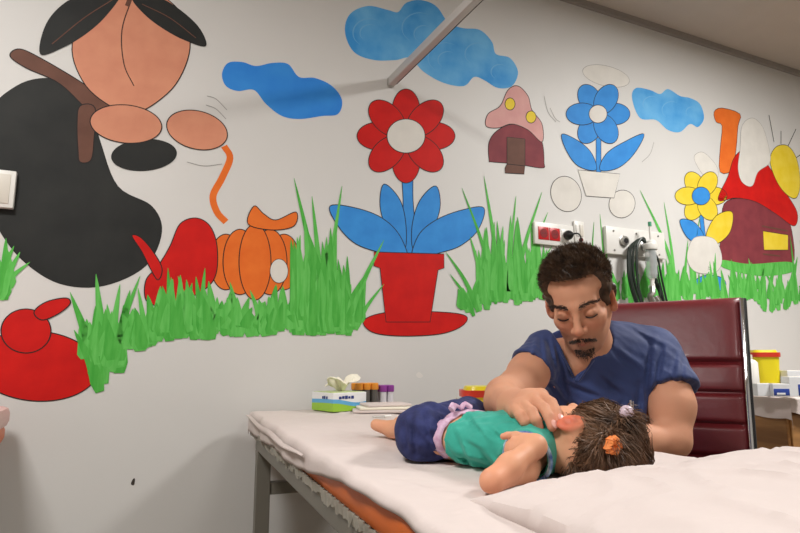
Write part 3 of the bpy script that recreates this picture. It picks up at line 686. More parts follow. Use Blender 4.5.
# ================================================================== THE ARMCHAIR
m_leather = mat('maroon_leather', (112, 30, 36), .42, var=.12, vscale=9, bump=.22, bscale=34, spec=.55, coat=.08)
pr = C(743, 294, 1.66); pl = C(585, 306, 1.90)
ax = Vector((pr.x-pl.x, pr.y-pl.y, 0)); CW = .52; ax.normalize(); nx = Vector((ax.y, -ax.x, 0))        # nx points to the room / bed
if nx.dot(FW) > 0: nx = -nx
ctr = Vector((pr.x, pr.y, 0)) - ax*(CW/2)
ztop = C(738, 293, 1.66).z
CM = Matrix(((ax.x, nx.x, 0, ctr.x), (ax.y, nx.y, 0, ctr.y), (0, 0, 1, 0), (0, 0, 0, 1)))
chair = thing('office_chair', (ctr.x, ctr.y, 0), 'high backed maroon leather office chair with chrome side frame', 'chair')
H0 = .50
def lean(z):                      # back leans away and bends slightly
    return -.02-.10*max(0, (z-H0)/.6)**1.3*1.0+ (0.03 if z < .9 else .03-(z-.9)*.12)
ribs = [ztop-.19, ztop-.275, ztop-.36, ztop-.445, ztop-.53, ztop-.60]
def backp(side):
    def f(i, j):
        x = (i*2-1)*(CW/2-.014); z = H0+j*(ztop-H0)
        e = max(0, 1-abs(i*2-1)**14)**.5; tt = max(0, 1-abs(j*2-1)**30)**.5
        th = .022
        if side > 0:
            for r0 in ribs: th -= .016*math.exp(-((z-r0)/.007)**2)
            th += .006*math.sin(max(0, min(1, i))*math.pi)
        y = lean(z)+side*th*e*tt
        return CM @ Vector((x, y, z))
    return f
bb = MB().grid(backp(1), 50, 150); bb.grid(backp(-1), 50, 150); bmesh.ops.remove_doubles(bb.bm, verts=bb.bm.verts, dist=.0005)
bk = bb.build('backrest', m_leather, chair)
for r0 in ribs:
    for dz in (-.004, .004):
        MB().tube([CM @ Vector((x*(CW/2-.03), lean(r0)+.0085+.005*(1-x*x), r0+dz)) for x in [-1+.1*k for k in range(21)]], .0009, n=5).build('seam', mat('seam_thread', (80, 20, 26), .6) if 'seam_thread' not in MATS else MATS['seam_thread'], bk)
for sx_ in (-1, 1):
    zs = [H0-.06+.02*k for k in range(int((ztop-H0+.075)/.02))]
    MB().tube(smooth_open([CM @ Vector((sx_*(CW/2-.012), lean(z)+.014, z)) for z in zs], 2), .0062, n=10, flat=1.0).build('chrome_rail', m_chrome, chair)
    MB().tube(smooth_open([CM @ Vector((sx_*(CW/2-.006), lean(z)+.004, z)) for z in zs], 2), .007, n=8).build('black_edge', m_blk, chair)
def seat(i, j):
    a = i*2-1; b = j*2-1
    return a, b
MB().box((-CW/2+.02, -.02, .40), (CW/2-.02, .44, .475), .025).xf(CM).build('seat', m_leather, chair)
for sx_ in (-1, 1):
    MB().tube(smooth_open([CM @ Vector((sx_*(CW/2+.02), y, z)) for y, z in ((-.0, .44), (.0, .55), (.02, .63), (.12, .655), (.26, .65), (.33, .61), (.35, .5), (.34, .42))]), .012, n=10).build('armrest_frame', m_chrome, chair)
MB().cyl(CM @ Vector((0, .2, .1)), CM @ Vector((0, .2, .40)), .028).build('column', m_chrome, chair)
for k in range(5):
    a = 2*math.pi*k/5+.3; e = CM @ Vector((math.cos(a)*.28, .2+math.sin(a)*.28, .075)); c = CM @ Vector((0, .2, .11))
    l_ = MB().tube([c, c.lerp(e, .5)+Vector((0, 0, .002)), e], [.024, .019, .014], n=10).build('base_leg', m_chrome, chair)
    MB().cyl(e+Vector((-.012, 0, -.045)), e+Vector((.012, 0, -.045)), .03, n=18).build('castor', m_blk, l_)
# ================================================================== SMOOTH BODY MODELLING (distance fields -> surface)
def v3(a): return np.array([a[0], a[1], a[2]], float)
def smin(a, b, k):
    h = np.clip(.5+.5*(b-a)/k, 0, 1); return b*(1-h)+a*h-k*h*(1-h)
def smax(a, b, k): return -smin(-a, -b, k)
def cap(P, a, b, ra, rb):
    a = v3(a); b = v3(b); ab = b-a; L2 = ab@ab
    h = np.clip(((P-a)@ab)/L2, 0, 1)
    return np.linalg.norm(P-a-h[..., None]*ab, axis=-1)-(ra+(rb-ra)*h)
def chain(P, pts, rs, k=.01):
    d = None
    for i in range(len(pts)-1):
        c = cap(P, pts[i], pts[i+1], rs[i], rs[i+1]); d = c if d is None else smin(d, c, k)
    return d
def ellip(P, c, r, Rm=None):
    Q = P-v3(c)
    if Rm is not None: Q = Q@Rm
    r = np.array(r, float); k0 = np.linalg.norm(Q/r, axis=-1); k1 = np.linalg.norm(Q/(r*r), axis=-1)
    return k0*(k0-1)/np.maximum(k1, 1e-9)
def axes(x, y, z): return np.stack([v3(x), v3(y), v3(z)], axis=1)      # columns
CAMAX = axes(RT, UP, -FW)                                                 # right, up, towards the room
def nets(f, lo, hi, h):
    lo = v3(lo); hi = v3(hi); n = np.ceil((hi-lo)/h).astype(int)+1
    xs = [lo[i]+np.arange(n[i])*h for i in range(3)]
    V = np.empty(n)
    step = max(1, int(1.2e6//(n[1]*n[2])))
    for i in range(0, n[0], step):
        G = np.stack(np.meshgrid(xs[0][i:i+step], xs[1], xs[2], indexing='ij'), -1); V[i:i+step] = f(G)
    V[0] = V[-1] = 1; V[:, 0] = V[:, -1] = 1; V[:, :, 0] = V[:, :, -1] = 1
    S = V < 0
    c = [(a, b, d) for a in (0, 1) for b in (0, 1) for d in (0, 1)]
    m = n-1
    def sl(A, o): return A[o[0]:o[0]+m[0], o[1]:o[1]+m[1], o[2]:o[2]+m[2]]
    cnt = sum(sl(S, o).astype(int) for o in c); mix = (cnt > 0) & (cnt < 8)
    idx = np.full(tuple(m), -1, np.int64); ii = np.argwhere(mix); idx[mix] = np.arange(len(ii))
    acc = np.zeros((len(ii), 3)); num = np.zeros(len(ii))
    for o in c:
        for ax in range(3):
            if o[ax] == 0:
                o2 = list(o); o2[ax] = 1
                a = V[ii[:, 0]+o[0], ii[:, 1]+o[1], ii[:, 2]+o[2]]; b = V[ii[:, 0]+o2[0], ii[:, 1]+o2[1], ii[:, 2]+o2[2]]
                ok = (a < 0) != (b < 0); t = np.where(ok, a/np.where(ok, a-b, 1), 0)
                p = np.tile(np.array(o, float), (len(ii), 1)); p[:, ax] = t
                acc += p*ok[:, None]; num += ok
    verts = lo+(ii+acc/np.maximum(num, 1)[:, None])*h
    quads = []
    for ax in range(3):
        u, w = (ax+1) % 3, (ax+2) % 3
        A = S; sa = [slice(1, -1)]*3; sa[ax] = slice(0, -1); sb_ = [slice(1, -1)]*3; sb_[ax] = slice(1, None)
        ch = A[tuple(sa)] != A[tuple(sb_)]; q = np.argwhere(ch)
        off = np.array([1, 1, 1]); off[ax] = 0; q = q+off
        eu = np.zeros(3, int); eu[u] = 1; ew = np.zeros(3, int); ew[w] = 1
        g = lambda r: idx[r[:, 0], r[:, 1], r[:, 2]]
        Q = np.stack([g(q-eu-ew), g(q-ew), g(q), g(q-eu)], 1)
        flip = ~S[q[:, 0], q[:, 1], q[:, 2]]; Q[flip] = Q[flip][:, ::-1]
        quads.append(Q)
    Q = np.concatenate(quads); Q = Q[(Q >= 0).all(1)]
    return verts, Q
def join(parts):
    vs = []; qs = []; o = 0
    for v, q in parts: vs.append(v); qs.append(q+o); o += len(v)
    return np.concatenate(vs), np.concatenate(qs)
def relax(v, q, it=2, lam=.5):
    for _ in range(it):
        s = np.zeros_like(v); n = np.zeros(len(v))
        for a in range(4):
            for b in (1, 3):
                np.add.at(s, q[:, a], v[q[:, (a+b) % 4]]); np.add.at(n, q[:, a], 1)
        v = v+(s/np.maximum(n, 1)[:, None]-v)*lam
    return v
def npmesh(name, v, q, m, parent=None, col=None, **k):
    me = bpy.data.meshes.new(name); me.vertices.add(len(v)); me.vertices.foreach_set('co', np.asarray(v, np.float32).ravel())
    me.loops.add(q.size); me.loops.foreach_set('vertex_index', q.astype(np.int32).ravel()); me.polygons.add(len(q))
    me.polygons.foreach_set('loop_start', np.arange(0, q.size, q.shape[1], dtype=np.int32)); me.update(calc_edges=True); me.validate()
    if col is not None:
        a = me.color_attributes.new('Col', 'FLOAT_COLOR', 'POINT'); a.data.foreach_set('color', np.concatenate([col, np.ones((len(v), 1))], 1).astype(np.float32).ravel())
    o = put(name, me, m, parent, **k); me.shade_smooth(); return o
def nz(P, s, seed=0):            # cheap smooth noise from sines
    x, y, z = P[..., 0]*s, P[..., 1]*s, P[..., 2]*s
    return (np.sin(x*1.7+y*2.3+seed)+np.sin(y*1.9-z*2.1+seed*2.3+1)+np.sin(z*2.7+x*1.3-seed*1.1+2)+np.sin((x+y+z)*1.1+np.sin(x*2+seed)*1.5))*.25
def strands(name, roots, dirs, L, wd, m, parent, droop=(0, 0, 0), seg=3, curl=0, rgb=None):
    """each hair a tapering ribbon; roots (n,3), dirs (n,3,seg) increments"""
    n = len(roots); P = [roots]
    for s_i in range(seg): P.append(P[-1]+dirs[s_i])
    P = np.stack(P, 1); T = P[:, -1]-P[:, 0]; view = v3(CAM)-P.mean(1); sd = np.cross(T, RNG.normal(size=T.shape)*.5+view/np.linalg.norm(view, axis=1)[:, None]); sd /= np.linalg.norm(sd, axis=1)[:, None]+1e-9
    V = []; 
    for i in range(seg+1):
        w_ = wd*(1-(i/(seg))**2*.85); V += [P[:, i]+sd*w_[:, None], P[:, i]-sd*w_[:, None]]
    V = np.stack(V, 1); k = 2*(seg+1); base = np.arange(n)[:, None]*k; Q = []
    for i in range(seg): Q.append(base+np.array([[2*i, 2*i+1, 2*i+3, 2*i+2]]))
    return npmesh(name, V.reshape(-1, 3), np.concatenate(Q), m, parent)
def LC(*c): return np.array(lin(c))
def colmix(n, base): return np.tile(np.array(base)[None], (n, 1))
def blend(col, w_, c): return col*(1-w_[:, None])+np.array(c)[None]*w_[:, None]

# ================================================================== THE DOCTOR
m_skin = mat('skin', (200, 140, 110), .62, attr='Col', sss=.12, bump=.05, bscale=220, spec=.25)
m_hair = mat('dark_brown_hair', (92, 70, 52), .4, rgb2=(44, 33, 26), vscale=60, spec=.3)
m_beard = mat('beard_hair', (44, 32, 26), .6)
SK = LC(206, 150, 120); SK_D = LC(192, 132, 104); SK_R = LC(206, 122, 100)
doc = thing('person', C(607, 430, 1.5), 'man in navy scrubs with short dark hair and goatee, bending over the child', 'person')
doc.location.z = 0; BASE[doc.name] = Vector(doc.location)
# head frame
hc = v3(C(580, 302, 1.34)); HS = .90
def head_axes(yaw, pitch, roll):
    # start: x right, y up, z to the camera; yaw turns the face to image left, pitch bows it
    Ry = Matrix.Rotation(math.radians(-yaw), 3, 'Y'); Rx = Matrix.Rotation(math.radians(pitch), 3, 'X'); Rz = Matrix.Rotation(math.radians(roll), 3, 'Z')
    M = Ry @ Rx @ Rz; return CAMAX @ np.array(M)
HA = head_axes(24, 28, 6)
def HP(x, y, z): return hc+HA@np.array([x, y, z])*HS
def headf(Q):
    """Q in head coordinates (x right, y up, z forward)"""
    X = np.abs(Q[..., 0]); S = np.stack([X, Q[..., 1], Q[..., 2]], -1)
    d = ellip(Q, (0, .034, -.018), (.0735, .076, .090))
    d = smin(d, ellip(Q, (0, .030, .028), (.060, .062, .056)), .03)              # forehead
    d = smin(d, ellip(Q, (0, -.035, .022), (.056, .070, .062)), .03)             # mid face
    d = smin(d, cap(S, (.050, -.040, -.012), (.022, -.092, .048), .017, .017), .028)   # jaw
    d = smin(d, ellip(Q, (0, -.096, .060), (.021, .016, .018)), .022)            # chin
    d = smin(d, ellip(S, (.037, -.022, .052), (.023, .022, .022)), .022)         # cheek
    d = smin(d, cap(S, (.008, .022, .084), (.043, .024, .064), .007, .008), .016)  # brow ridge
    d = smax(d, -ellip(S, (.031, .004, .087), (.018, .0115, .016)), .012)        # eye socket
    d = smin(d, ellip(S, (.031, .001, .068), (.0165, .0135, .0165)), .004)       # closed lid over the eye
    d = smin(d, cap(Q, (0, .016, .082), (0, -.028, .106), .0075, .0095), .011)   # nose bridge
    d = smin(d, ellip(Q, (0, -.032, .104), (.0115, .0105, .012)), .007)
    d = smin(d, ellip(S, (.0125, -.036, .093), (.0075, .0075, .010)), .006)      # nostril wings
    d = smax(d, -ellip(S, (.006, -.0425, .098), (.003, .003, .005)), .003)
    d = smin(d, cap(S, (0, -.0625, .088), (.020, -.066, .078), .0055, .003), .006)  # upper lip
    d = smin(d, cap(S, (0, -.0725, .087), (.017, -.071, .078), .0065, .003), .006)  # lower lip
    d = smax(d, -cap(S, (0, -.0675, .096), (.022, -.0685, .083), .0016, .0012), .003)
    d = smax(d, -ellip(S, (.060, .020, .045), (.008, .022, .022)), .02)          # temple
    # ears
    Rm = np.array(Matrix.Rotation(math.radians(22), 3, 'Y') @ Matrix.Rotation(math.radians(-8), 3, 'X'))
    e = ellip(S, (.078, -.002, -.010), (.0075, .031, .018), Rm); e = smin(e, ellip(S, (.075, -.027, -.002), (.006, .010, .008)), .008)
    e = smax(e, -ellip(S, (.0865, .002, -.006), (.006, .020, .0105), Rm), .004)
    d = smin(d, e, .006)
    return d
def head_field(P): return headf((P-hc)@HA/HS)*HS
neck0 = v3(C(596, 362, 1.42)); neck1 = HP(-.004, -.040, -.022)
def neck_field(P):
    d = cap(P, neck0, neck1, .052, .046)
    return smin(d, cap(P, v3(C(580, 362, 1.37)), HP(-.03, -.05, -.02), .014, .018), .03)
def fh(P):
    d = smin(head_field(P), neck_field(P), .018)
    # shoulders so that the neck runs into the body
    d = smin(d, cap(P, v3(C(562, 372, 1.43)), v3(C(645, 370, 1.45)), .050, .050), .05)
    return d
lo = hc-np.array([.17, .17, .24]); hi = hc+np.array([.19, .17, .15])
vh, qh = nets(fh, lo, hi, .0023)
# arms
R_SH = v3(C(541, 354, 1.40)); R_EL = v3(C(504, 396, 1.19)); R_WR = v3(C(515, 407, .965))
def hand(P, wr, kn, fing, thumb, fr=.0078, palm=.012):
    d = None
    for k_ in kn:
        c = cap(P, wr, k_, .018, palm); d = c if d is None else smin(d, c, .012)
    for pts in fing:
        d = smin(d, chain(P, pts, [fr*1.1, fr*1.03, fr*.95, fr*.82][:len(pts)], .002), .0018)
    d = smin(d, chain(P, thumb, [fr*1.6, fr*1.3, fr*1.15, fr*.95][:len(thumb)], .006), .005)
    return d
def Cs(*l): return [v3(C(*p)) for p in l]
r_kn = Cs((541, 396, 0.905), (533.5, 400, 0.893), (524, 406, 0.885), (516, 411, 0.885))
r_f = [Cs((541, 396, .900), (551.5, 403, .868), (556.5, 412, .846), (559, 421, .834)),
       Cs((533.5, 400, .888), (543.5, 408, .855), (549, 417, .838), (552, 427, .830)),
       Cs((524, 405, .880), (532, 412, .848), (536, 420, .838), (539, 427, .838)),
       Cs((516, 409, .880), (521, 416, .852), (525, 422, .846), (529, 427, .848))]
r_th = Cs((527, 408, .94), (542, 411, .91), (554, 417, .872), (563, 423, .846))
def f_right(P):
    d = chain(P, [R_SH, v3(C(528, 374, 1.33)), R_EL], [.041, .039, .033], .03)
    d = smin(d, chain(P, [R_EL, v3(C(504, 402, 1.10)), R_WR, v3(C(528, 402, .915))], [.033, .032, .0235, .019], .02), .02)
    h_ = hand(P, R_WR, r_kn, r_f, r_th)
    return smin(d, h_, .01)
def bounds(pts, m_): a = np.array(pts); return a.min(0)-m_, a.max(0)+m_
lo, hi = bounds([R_SH, R_EL, R_WR]+r_kn+[p for f in r_f for p in f], .055)
va, qa = nets(f_right, lo, hi, .002)
L_SH = v3(C(662, 356, 1.43)); L_EL = v3(C(672, 440, 1.345)); L_WR = v3(C(600, 440, 1.30))
l_kn = [L_WR+v3(-RT)*a+v3(FW)*b+np.array([0, 0, c]) for a, b, c in ((.065, .022, .0), (.070, .002, .003), (.068, -.018, .002), (.060, -.034, -.003))]
l_f = []
for i_, k_ in enumerate(l_kn):
    ln = (.95, 1.05, .98, .8)[i_]; dr = v3(-RT)*.9+v3(FW)*(.12-.1*i_); l_f.append([k_, k_+dr*.036*ln+np.array([0, 0, -.004]), k_+dr*.058*ln+np.array([0, 0, -.013]), k_+dr*.072*ln+np.array([0, 0, -.024])])
l_th = [L_WR+v3(-RT)*.012+v3(FW)*.012, L_WR+v3(-RT)*.035+v3(FW)*.04, L_WR+v3(-RT)*.06+v3(FW)*.052+np.array([0, 0, -.004]), L_WR+v3(-RT)*.082+v3(FW)*.05+np.array([0, 0, -.01])]
def f_left(P):
    d = chain(P, [L_SH, v3(C(671, 405, 1.375)), L_EL], [.047, .046, .038], .03)
    d = smin(d, chain(P, [L_EL, v3(C(645, 442, 1.32)), L_WR], [.035, .033, .025], .02), .02)
    d = smax(d, -(P[..., 2]-.8065), .006) if False else d
    return smin(d, hand(P, L_WR, l_kn, l_f, l_th), .01)
lo, hi = bounds([L_SH, L_EL, L_WR]+[p for f in l_f for p in f], .065)
vl, ql = nets(f_left, lo, hi, .0028)
# torso, hips and legs (mostly under the clothes)
CH = v3(C(606, 392, 1.47)); BE = v3(C(610, 445, 1.53)); PE = v3(C(614, 470, 1.58)); PE[2] = .60; BE[2] = .76
tor = v3(-FW)
KN = [PE+v3(-FW)*.36+v3(RT)*s*.15+np.array([0, 0, -.06]) for s in (-1, 1)]; HIPS = [PE+v3(RT)*s*.09+np.array([0, 0, -.02]) for s in (-1, 1)]
AN = [np.array([k_[0], k_[1], .09])+v3(FW)*.03 for k_ in KN]
def f_torso(P, g=0.0):
    d = ellip(P, CH, (.150+g, .150+g, .098+g), CAMAX)
    d = smin(d, ellip(P, (CH+BE)/2, (.142+g, .14+g, .098+g), CAMAX), .06)
    d = smin(d, ellip(P, BE, (.145+g, .12+g, .105+g), CAMAX), .06)
    d = smin(d, ellip(P, PE, (.165+g, .11+g, .12+g), CAMAX), .06)
    d = smin(d, cap(P, v3(C(557, 356, 1.42)), v3(C(650, 354, 1.45)), .046+g, .049+g), .06)
    return d
def f_legs(P, g=0.0):
    d = ellip(P, PE, (.165+g, .11+g, .12+g), CAMAX)
    for a, b, c in zip(HIPS, KN, AN):
        d = smin(d, chain(P, [a, b, c], [.078+g, .058+g, .040+g], .03), .03)
    return d
vt, qt = nets(lambda P: smin(f_torso(P, -.006), f_legs(P, -.008), .04), *bounds([CH+.17, CH-.17, PE, *KN, *AN], .2), .011)
# faces of each piece joined: one continuous figure
v, q = join([(vh, qh), (va, qa), (vl, ql), (vt, qt)])
col = colmix(len(v), SK)
col = blend(col, np.clip(.5+.9*nz(v, 40, 1), 0, 1)*.28, SK_D)
hq = (v-hc)@HA; near = np.linalg.norm(hq, axis=1) < .16
def gauss(cx, cy, cz, s, sym=True):
    Q_ = hq.copy(); 
    if sym: Q_[:, 0] = np.abs(Q_[:, 0])
    return np.exp(-(((Q_-np.array([cx, cy, cz]))/np.array(s))**2).sum(1))*near
col = blend(col, gauss(0, -.0675, .088, (.021, .0085, .02))*.9, LC(160, 78, 72))          # lips
col = blend(col, gauss(.032, -.03, .07, (.02, .016, .03))*.35, SK_R)
col = blend(col, gauss(0, -.032, .108, (.014, .012, .02))*.4, SK_R)
col = blend(col, gauss(.08, -.004, -.01, (.012, .03, .03))*.65, LC(214, 116, 92))          # ears
col = blend(col, gauss(.031, -.004, .085, (.02, .006, .02))*.5, LC(140, 90, 72))           # lash line / lids
col = blend(col, np.clip(gauss(.02, -.085, .06, (.055, .036, .06))*.6, 0, 1), LC(132, 98, 84))   # stubble
for f in r_f+[r_th]:
    dd = np.linalg.norm(v-f[-1], axis=1); col = blend(col, np.exp(-(dd/.008)**2)*.55, LC(214, 110, 96))
doc_body = npmesh('body', v, q, m_skin, doc, col=col)
# nails
m_nail = mat('finger_nail', (222, 164, 150), .3)
for f in r_f[:2]:
    d_ = f[-1]-f[-2]; d_ /= np.linalg.norm(d_); nrm = v3(-FW)*.6+v3(UP)*.55+v3(RT)*.35; nrm -= d_*(nrm@d_); nrm /= np.linalg.norm(nrm); sd = np.cross(d_, nrm)
    b_ = MB().sphere((0, 0, 0), 1, n=14); b_.xf(Matrix(((sd[0]*.005, d_[0]*.0065, nrm[0]*.0018, 0), (sd[1]*.005, d_[1]*.0065, nrm[1]*.0018, 0), (sd[2]*.005, d_[2]*.0065, nrm[2]*.0018, 0), (0, 0, 0, 1))))
    b_.xf(Matrix.Translation(f[-1]+nrm*.0066-d_*.001)); b_.build('finger_nail', m_nail, doc_body)
# eyes: a dark lash line and a sliver of eye under the lowered lid
m_eyew = mat('eye_white', (220, 210, 204), .2); m_lash = mat('lash', (30, 20, 18), .6)
for s in (-1, 1):
    MB().sphere(HP(s*.031, .0005, .0680), .0118, n=16).build('eye', m_eyew, doc)
    MB().tube([HP(s*(.031+.0155*t), -.0052-.0045*(1-t*t), .0825-.006*t*t) for t in [-1+.2*k for k in range(11)]], .0014, n=6).build('eyelashes', m_lash, doc)
# eyebrows
def hair_from(pts_local, dirs_local, L, wd, name, m, par=None, jit=.25, seg=3, curve=0):
    n = len(pts_local); R_ = hc+(pts_local@HA.T); D_ = dirs_local+RNG.normal(size=(n, 3))*jit; D_ /= np.linalg.norm(D_, axis=1)[:, None]; D_ = D_@HA.T
    inc = [D_*(L/seg)[:, None]+np.array([0, 0, -1])*(L*curve*i/seg)[:, None] for i in range(seg)]
    return strands(name, R_, inc, L, wd, m, par or doc, seg=seg)
def surf_z(x, y):                # front surface of the face at x,y
    z = np.full(len(x), .14)
    for _ in range(30): z = z-headf(np.stack([x, y, z], 1))*.8
    return z
for s in (-1, 1):
    n = 170; t = RNG.random(n); x = .010+.040*t; y = .0235+.0055*np.sin(t*2.6)-.001*t+RNG.normal(size=n)*.0021*(1-.5*t)
    z = surf_z(s*x, y); hair_from(np.stack([s*x, y, z], 1), np.tile([s*.8, .35, .25], (n, 1)), .007+.003*RNG.random(n), np.full(n, .0005), 'eyebrow', m_beard)
n = 330; t = RNG.random(n)*2-1; x = t*.027; y = -.0535-.007*np.abs(t)**1.5+RNG.normal(size=n)*.0019; z = surf_z(x, y)
hair_from(np.stack([x, y, z], 1), np.stack([t*.8, -np.full(n, .75), np.full(n, .35)], 1), .005+.002*RNG.random(n), np.full(n, .0005), 'moustache', m_beard)
n = 480; a = RNG.random(n)*2-1; x = a*.020; y = -.090+.010*a*a+RNG.normal(size=n)*.0055; y = np.minimum(y, -.080); z = surf_z(x, y); ok = z > .02
hair_from(np.stack([x, y, z], 1)[ok], np.tile([0, -.35, .35], (ok.sum(), 1)), .004+.002*RNG.random(ok.sum()), np.full(ok.sum(), .0005), 'goatee', m_beard)
# head hair: a shaped cap plus thousands of short strands
def hair_mask(Q):
    x, y, z = np.abs(Q[..., 0]), Q[..., 1], Q[..., 2]
    front = .074+.010*np.cos(x*60)*0-.0*x                      # hairline height on the forehead
    hl = np.where(z > .03, .079+.10*np.clip(.05-x, 0, .05)*.15, np.interp(z, [-.10, -.06, -.028, -.012, .012, .02, .034], [-.062, -.060, -.035, .012, .018, -.012, .045]))
    return y-hl
def f_cap(P):
    Q = (P-hc)@HA; d = headf(Q); m_ = hair_mask(Q)
    th = .002+.0065*np.clip((Q[..., 1]-.035)/.06, 0, 1)+.004*np.clip(Q[..., 2]/.05, 0, 1)*np.clip((Q[..., 1]-.05)/.03, 0, 1)
    th = th*(1+.5*nz(Q, 130, 5))-.0012
    d = smax(d-th, ellip(Q, (0, .034, -.018), (.0835, .094, .106)), .004)
    return smax(d, -m_, .006)
vc, qc = nets(f_cap, hc-.15, hc+.15, .003)
vc = relax(vc, qc, 1)
hq2 = (vc-hc)@HA; dd = headf(hq2); keep = dd > .0004
doc_cap = npmesh('hair', vc, qc, m_hair, doc)
Q_ = hq2[dd*1.0 > .002]; ids = RNG.integers(0, len(Q_), 15000); Q_ = Q_[ids]+RNG.normal(size=(len(ids), 3))*.0015
e = 1e-3; N_ = np.stack([headf(Q_+np.eye(3)[i]*e)-headf(Q_-np.eye(3)[i]*e) for i in range(3)], 1); N_ /= np.linalg.norm(N_, axis=1)[:, None]+1e-9
top = np.clip((Q_[:, 1]-.03)/.06, 0, 1)[:, None]
comb = np.tile([-.45, .6, .15], (len(Q_), 1))*top+np.tile([0, -.8, -.35], (len(Q_), 1))*(1-top)
comb = comb-N_*(comb*N_).sum(1)[:, None]*.8; D_ = comb+N_*(.12+.75*top)+np.stack([nz(Q_, 170, 1), nz(Q_, 170, 2), nz(Q_, 170, 3)], 1)*1.1*top
L_ = (.0025+.0125*top[:, 0])*(0.7+.6*RNG.random(len(Q_)))
hair_from(Q_-N_*.002, D_, L_, np.full(len(Q_), .00055), 'hair_strands', m_hair, doc_cap, jit=.22)

# ---- clothes
m_navyc = mat('navy_scrub_cotton', (42, 60, 112), .75, var=.10, vscale=12, bump=.18, bscale=90, sheen=.15)
m_navyd = mat('navy_trouser_cotton', (30, 42, 76), .8, bump=.15, bscale=90)
NV = v3(C(577, 380, 1.34)); NL = v3(C(558, 340, 1.36)); NR = v3(C(607, 338, 1.36))
def Lc(P): return (P-v3(C(600, 400, 1.45)))@CAMAX            # local: right, up, front
NVl, NLl, NRl = [Lc(a) for a in (NV, NL, NR)]
def crease(P, a, b, w_, amp):
    return -amp*np.exp(-(cap(P, a, b, 0, 0)/w_)**2)
def Cl(*p): return v3(C(*p))
FOLDS = [((545, 372, 1.34), (560, 398, 1.36), .008, .010), ((556, 362, 1.35), (572, 395, 1.36), .008, .005), ((575, 392, 1.35), (600, 402, 1.36), .007, .006), ((640, 372, 1.37), (628, 432, 1.40), .009, .008),
         ((652, 372, 1.36), (640, 425, 1.40), .007, .006), ((612, 352, 1.37), (630, 378, 1.37), .010, .005), ((560, 405, 1.36), (596, 418, 1.37), .008, .005), ((600, 380, 1.36), (622, 400, 1.37), .009, .004),
         ((664, 352, 1.37), (655, 392, 1.36), .007, .004), ((678, 362, 1.37), (672, 394, 1.36), .006, .004), ((536, 352, 1.36), (530, 368, 1.35), .006, .004)]
def pixd(P, a, b):
    Q = P-v3(CAM); f = Q@v3(FW); r = Q@v3(RT); z = Q[..., 2]
    F2 = f*math.cos(PITCH)+z*math.sin(PITCH); U = -f*math.sin(PITCH)+z*math.cos(PITCH)
    x = 400+F_PX*r/F2; y = 266.5-F_PX*U/F2
    ax, ay, bx_, by = a[0], a[1], b[0], b[1]; L2 = (bx_-ax)**2+(by-ay)**2
    t = np.clip(((x-ax)*(bx_-ax)+(y-ay)*(by-ay))/L2, 0, 1)
    s_ = ((x-ax)*(by-ay)-(y-ay)*(bx_-ax))/math.sqrt(L2)
    e_ = np.hypot(x-ax-t*(bx_-ax), y-ay-t*(by-ay)); taper = np.exp(-((np.abs(e_-np.abs(s_)))/3)**2)*(.35+.65*np.sin(math.pi*np.clip(t, .0, 1)))
    return s_, e_, taper
def fold(P, a, b, w_, amp):                                  # a crease with a raised lip beside it
    s_, e_, tp = pixd(P, a, b); return (amp*np.exp(-(e_/w_)**2)-amp*.8*np.exp(-((s_-w_*1.7)/w_)**2)*np.exp(-(np.maximum(e_-np.abs(s_), 0)/3)**2))*tp
SFOLD = [((548, 340), (556, 372), 2.2, .006), ((556, 348), (568, 398), 2.4, .006), ((548, 378), (566, 404), 2.4, .006), ((566, 384), (600, 398), 2.5, .006), ((612, 350), (640, 372), 3, .005), ((598, 376), (622, 396), 2.8, .005),
         ((650, 340), (646, 400), 2.8, .007), ((662, 346), (656, 392), 2.4, .005), ((676, 352), (670, 390), 2.4, .004), ((683, 362), (682, 388), 2, .003), ((640, 384), (636, 430), 3, .006), ((624, 400), (606, 428), 3, .005), ((572, 404), (592, 424), 2.6, .005),
         ((532, 340), (526, 364), 2.2, .004), ((540, 338), (543, 366), 2.0, .004), ((630, 330), (660, 346), 2.6, .003)]
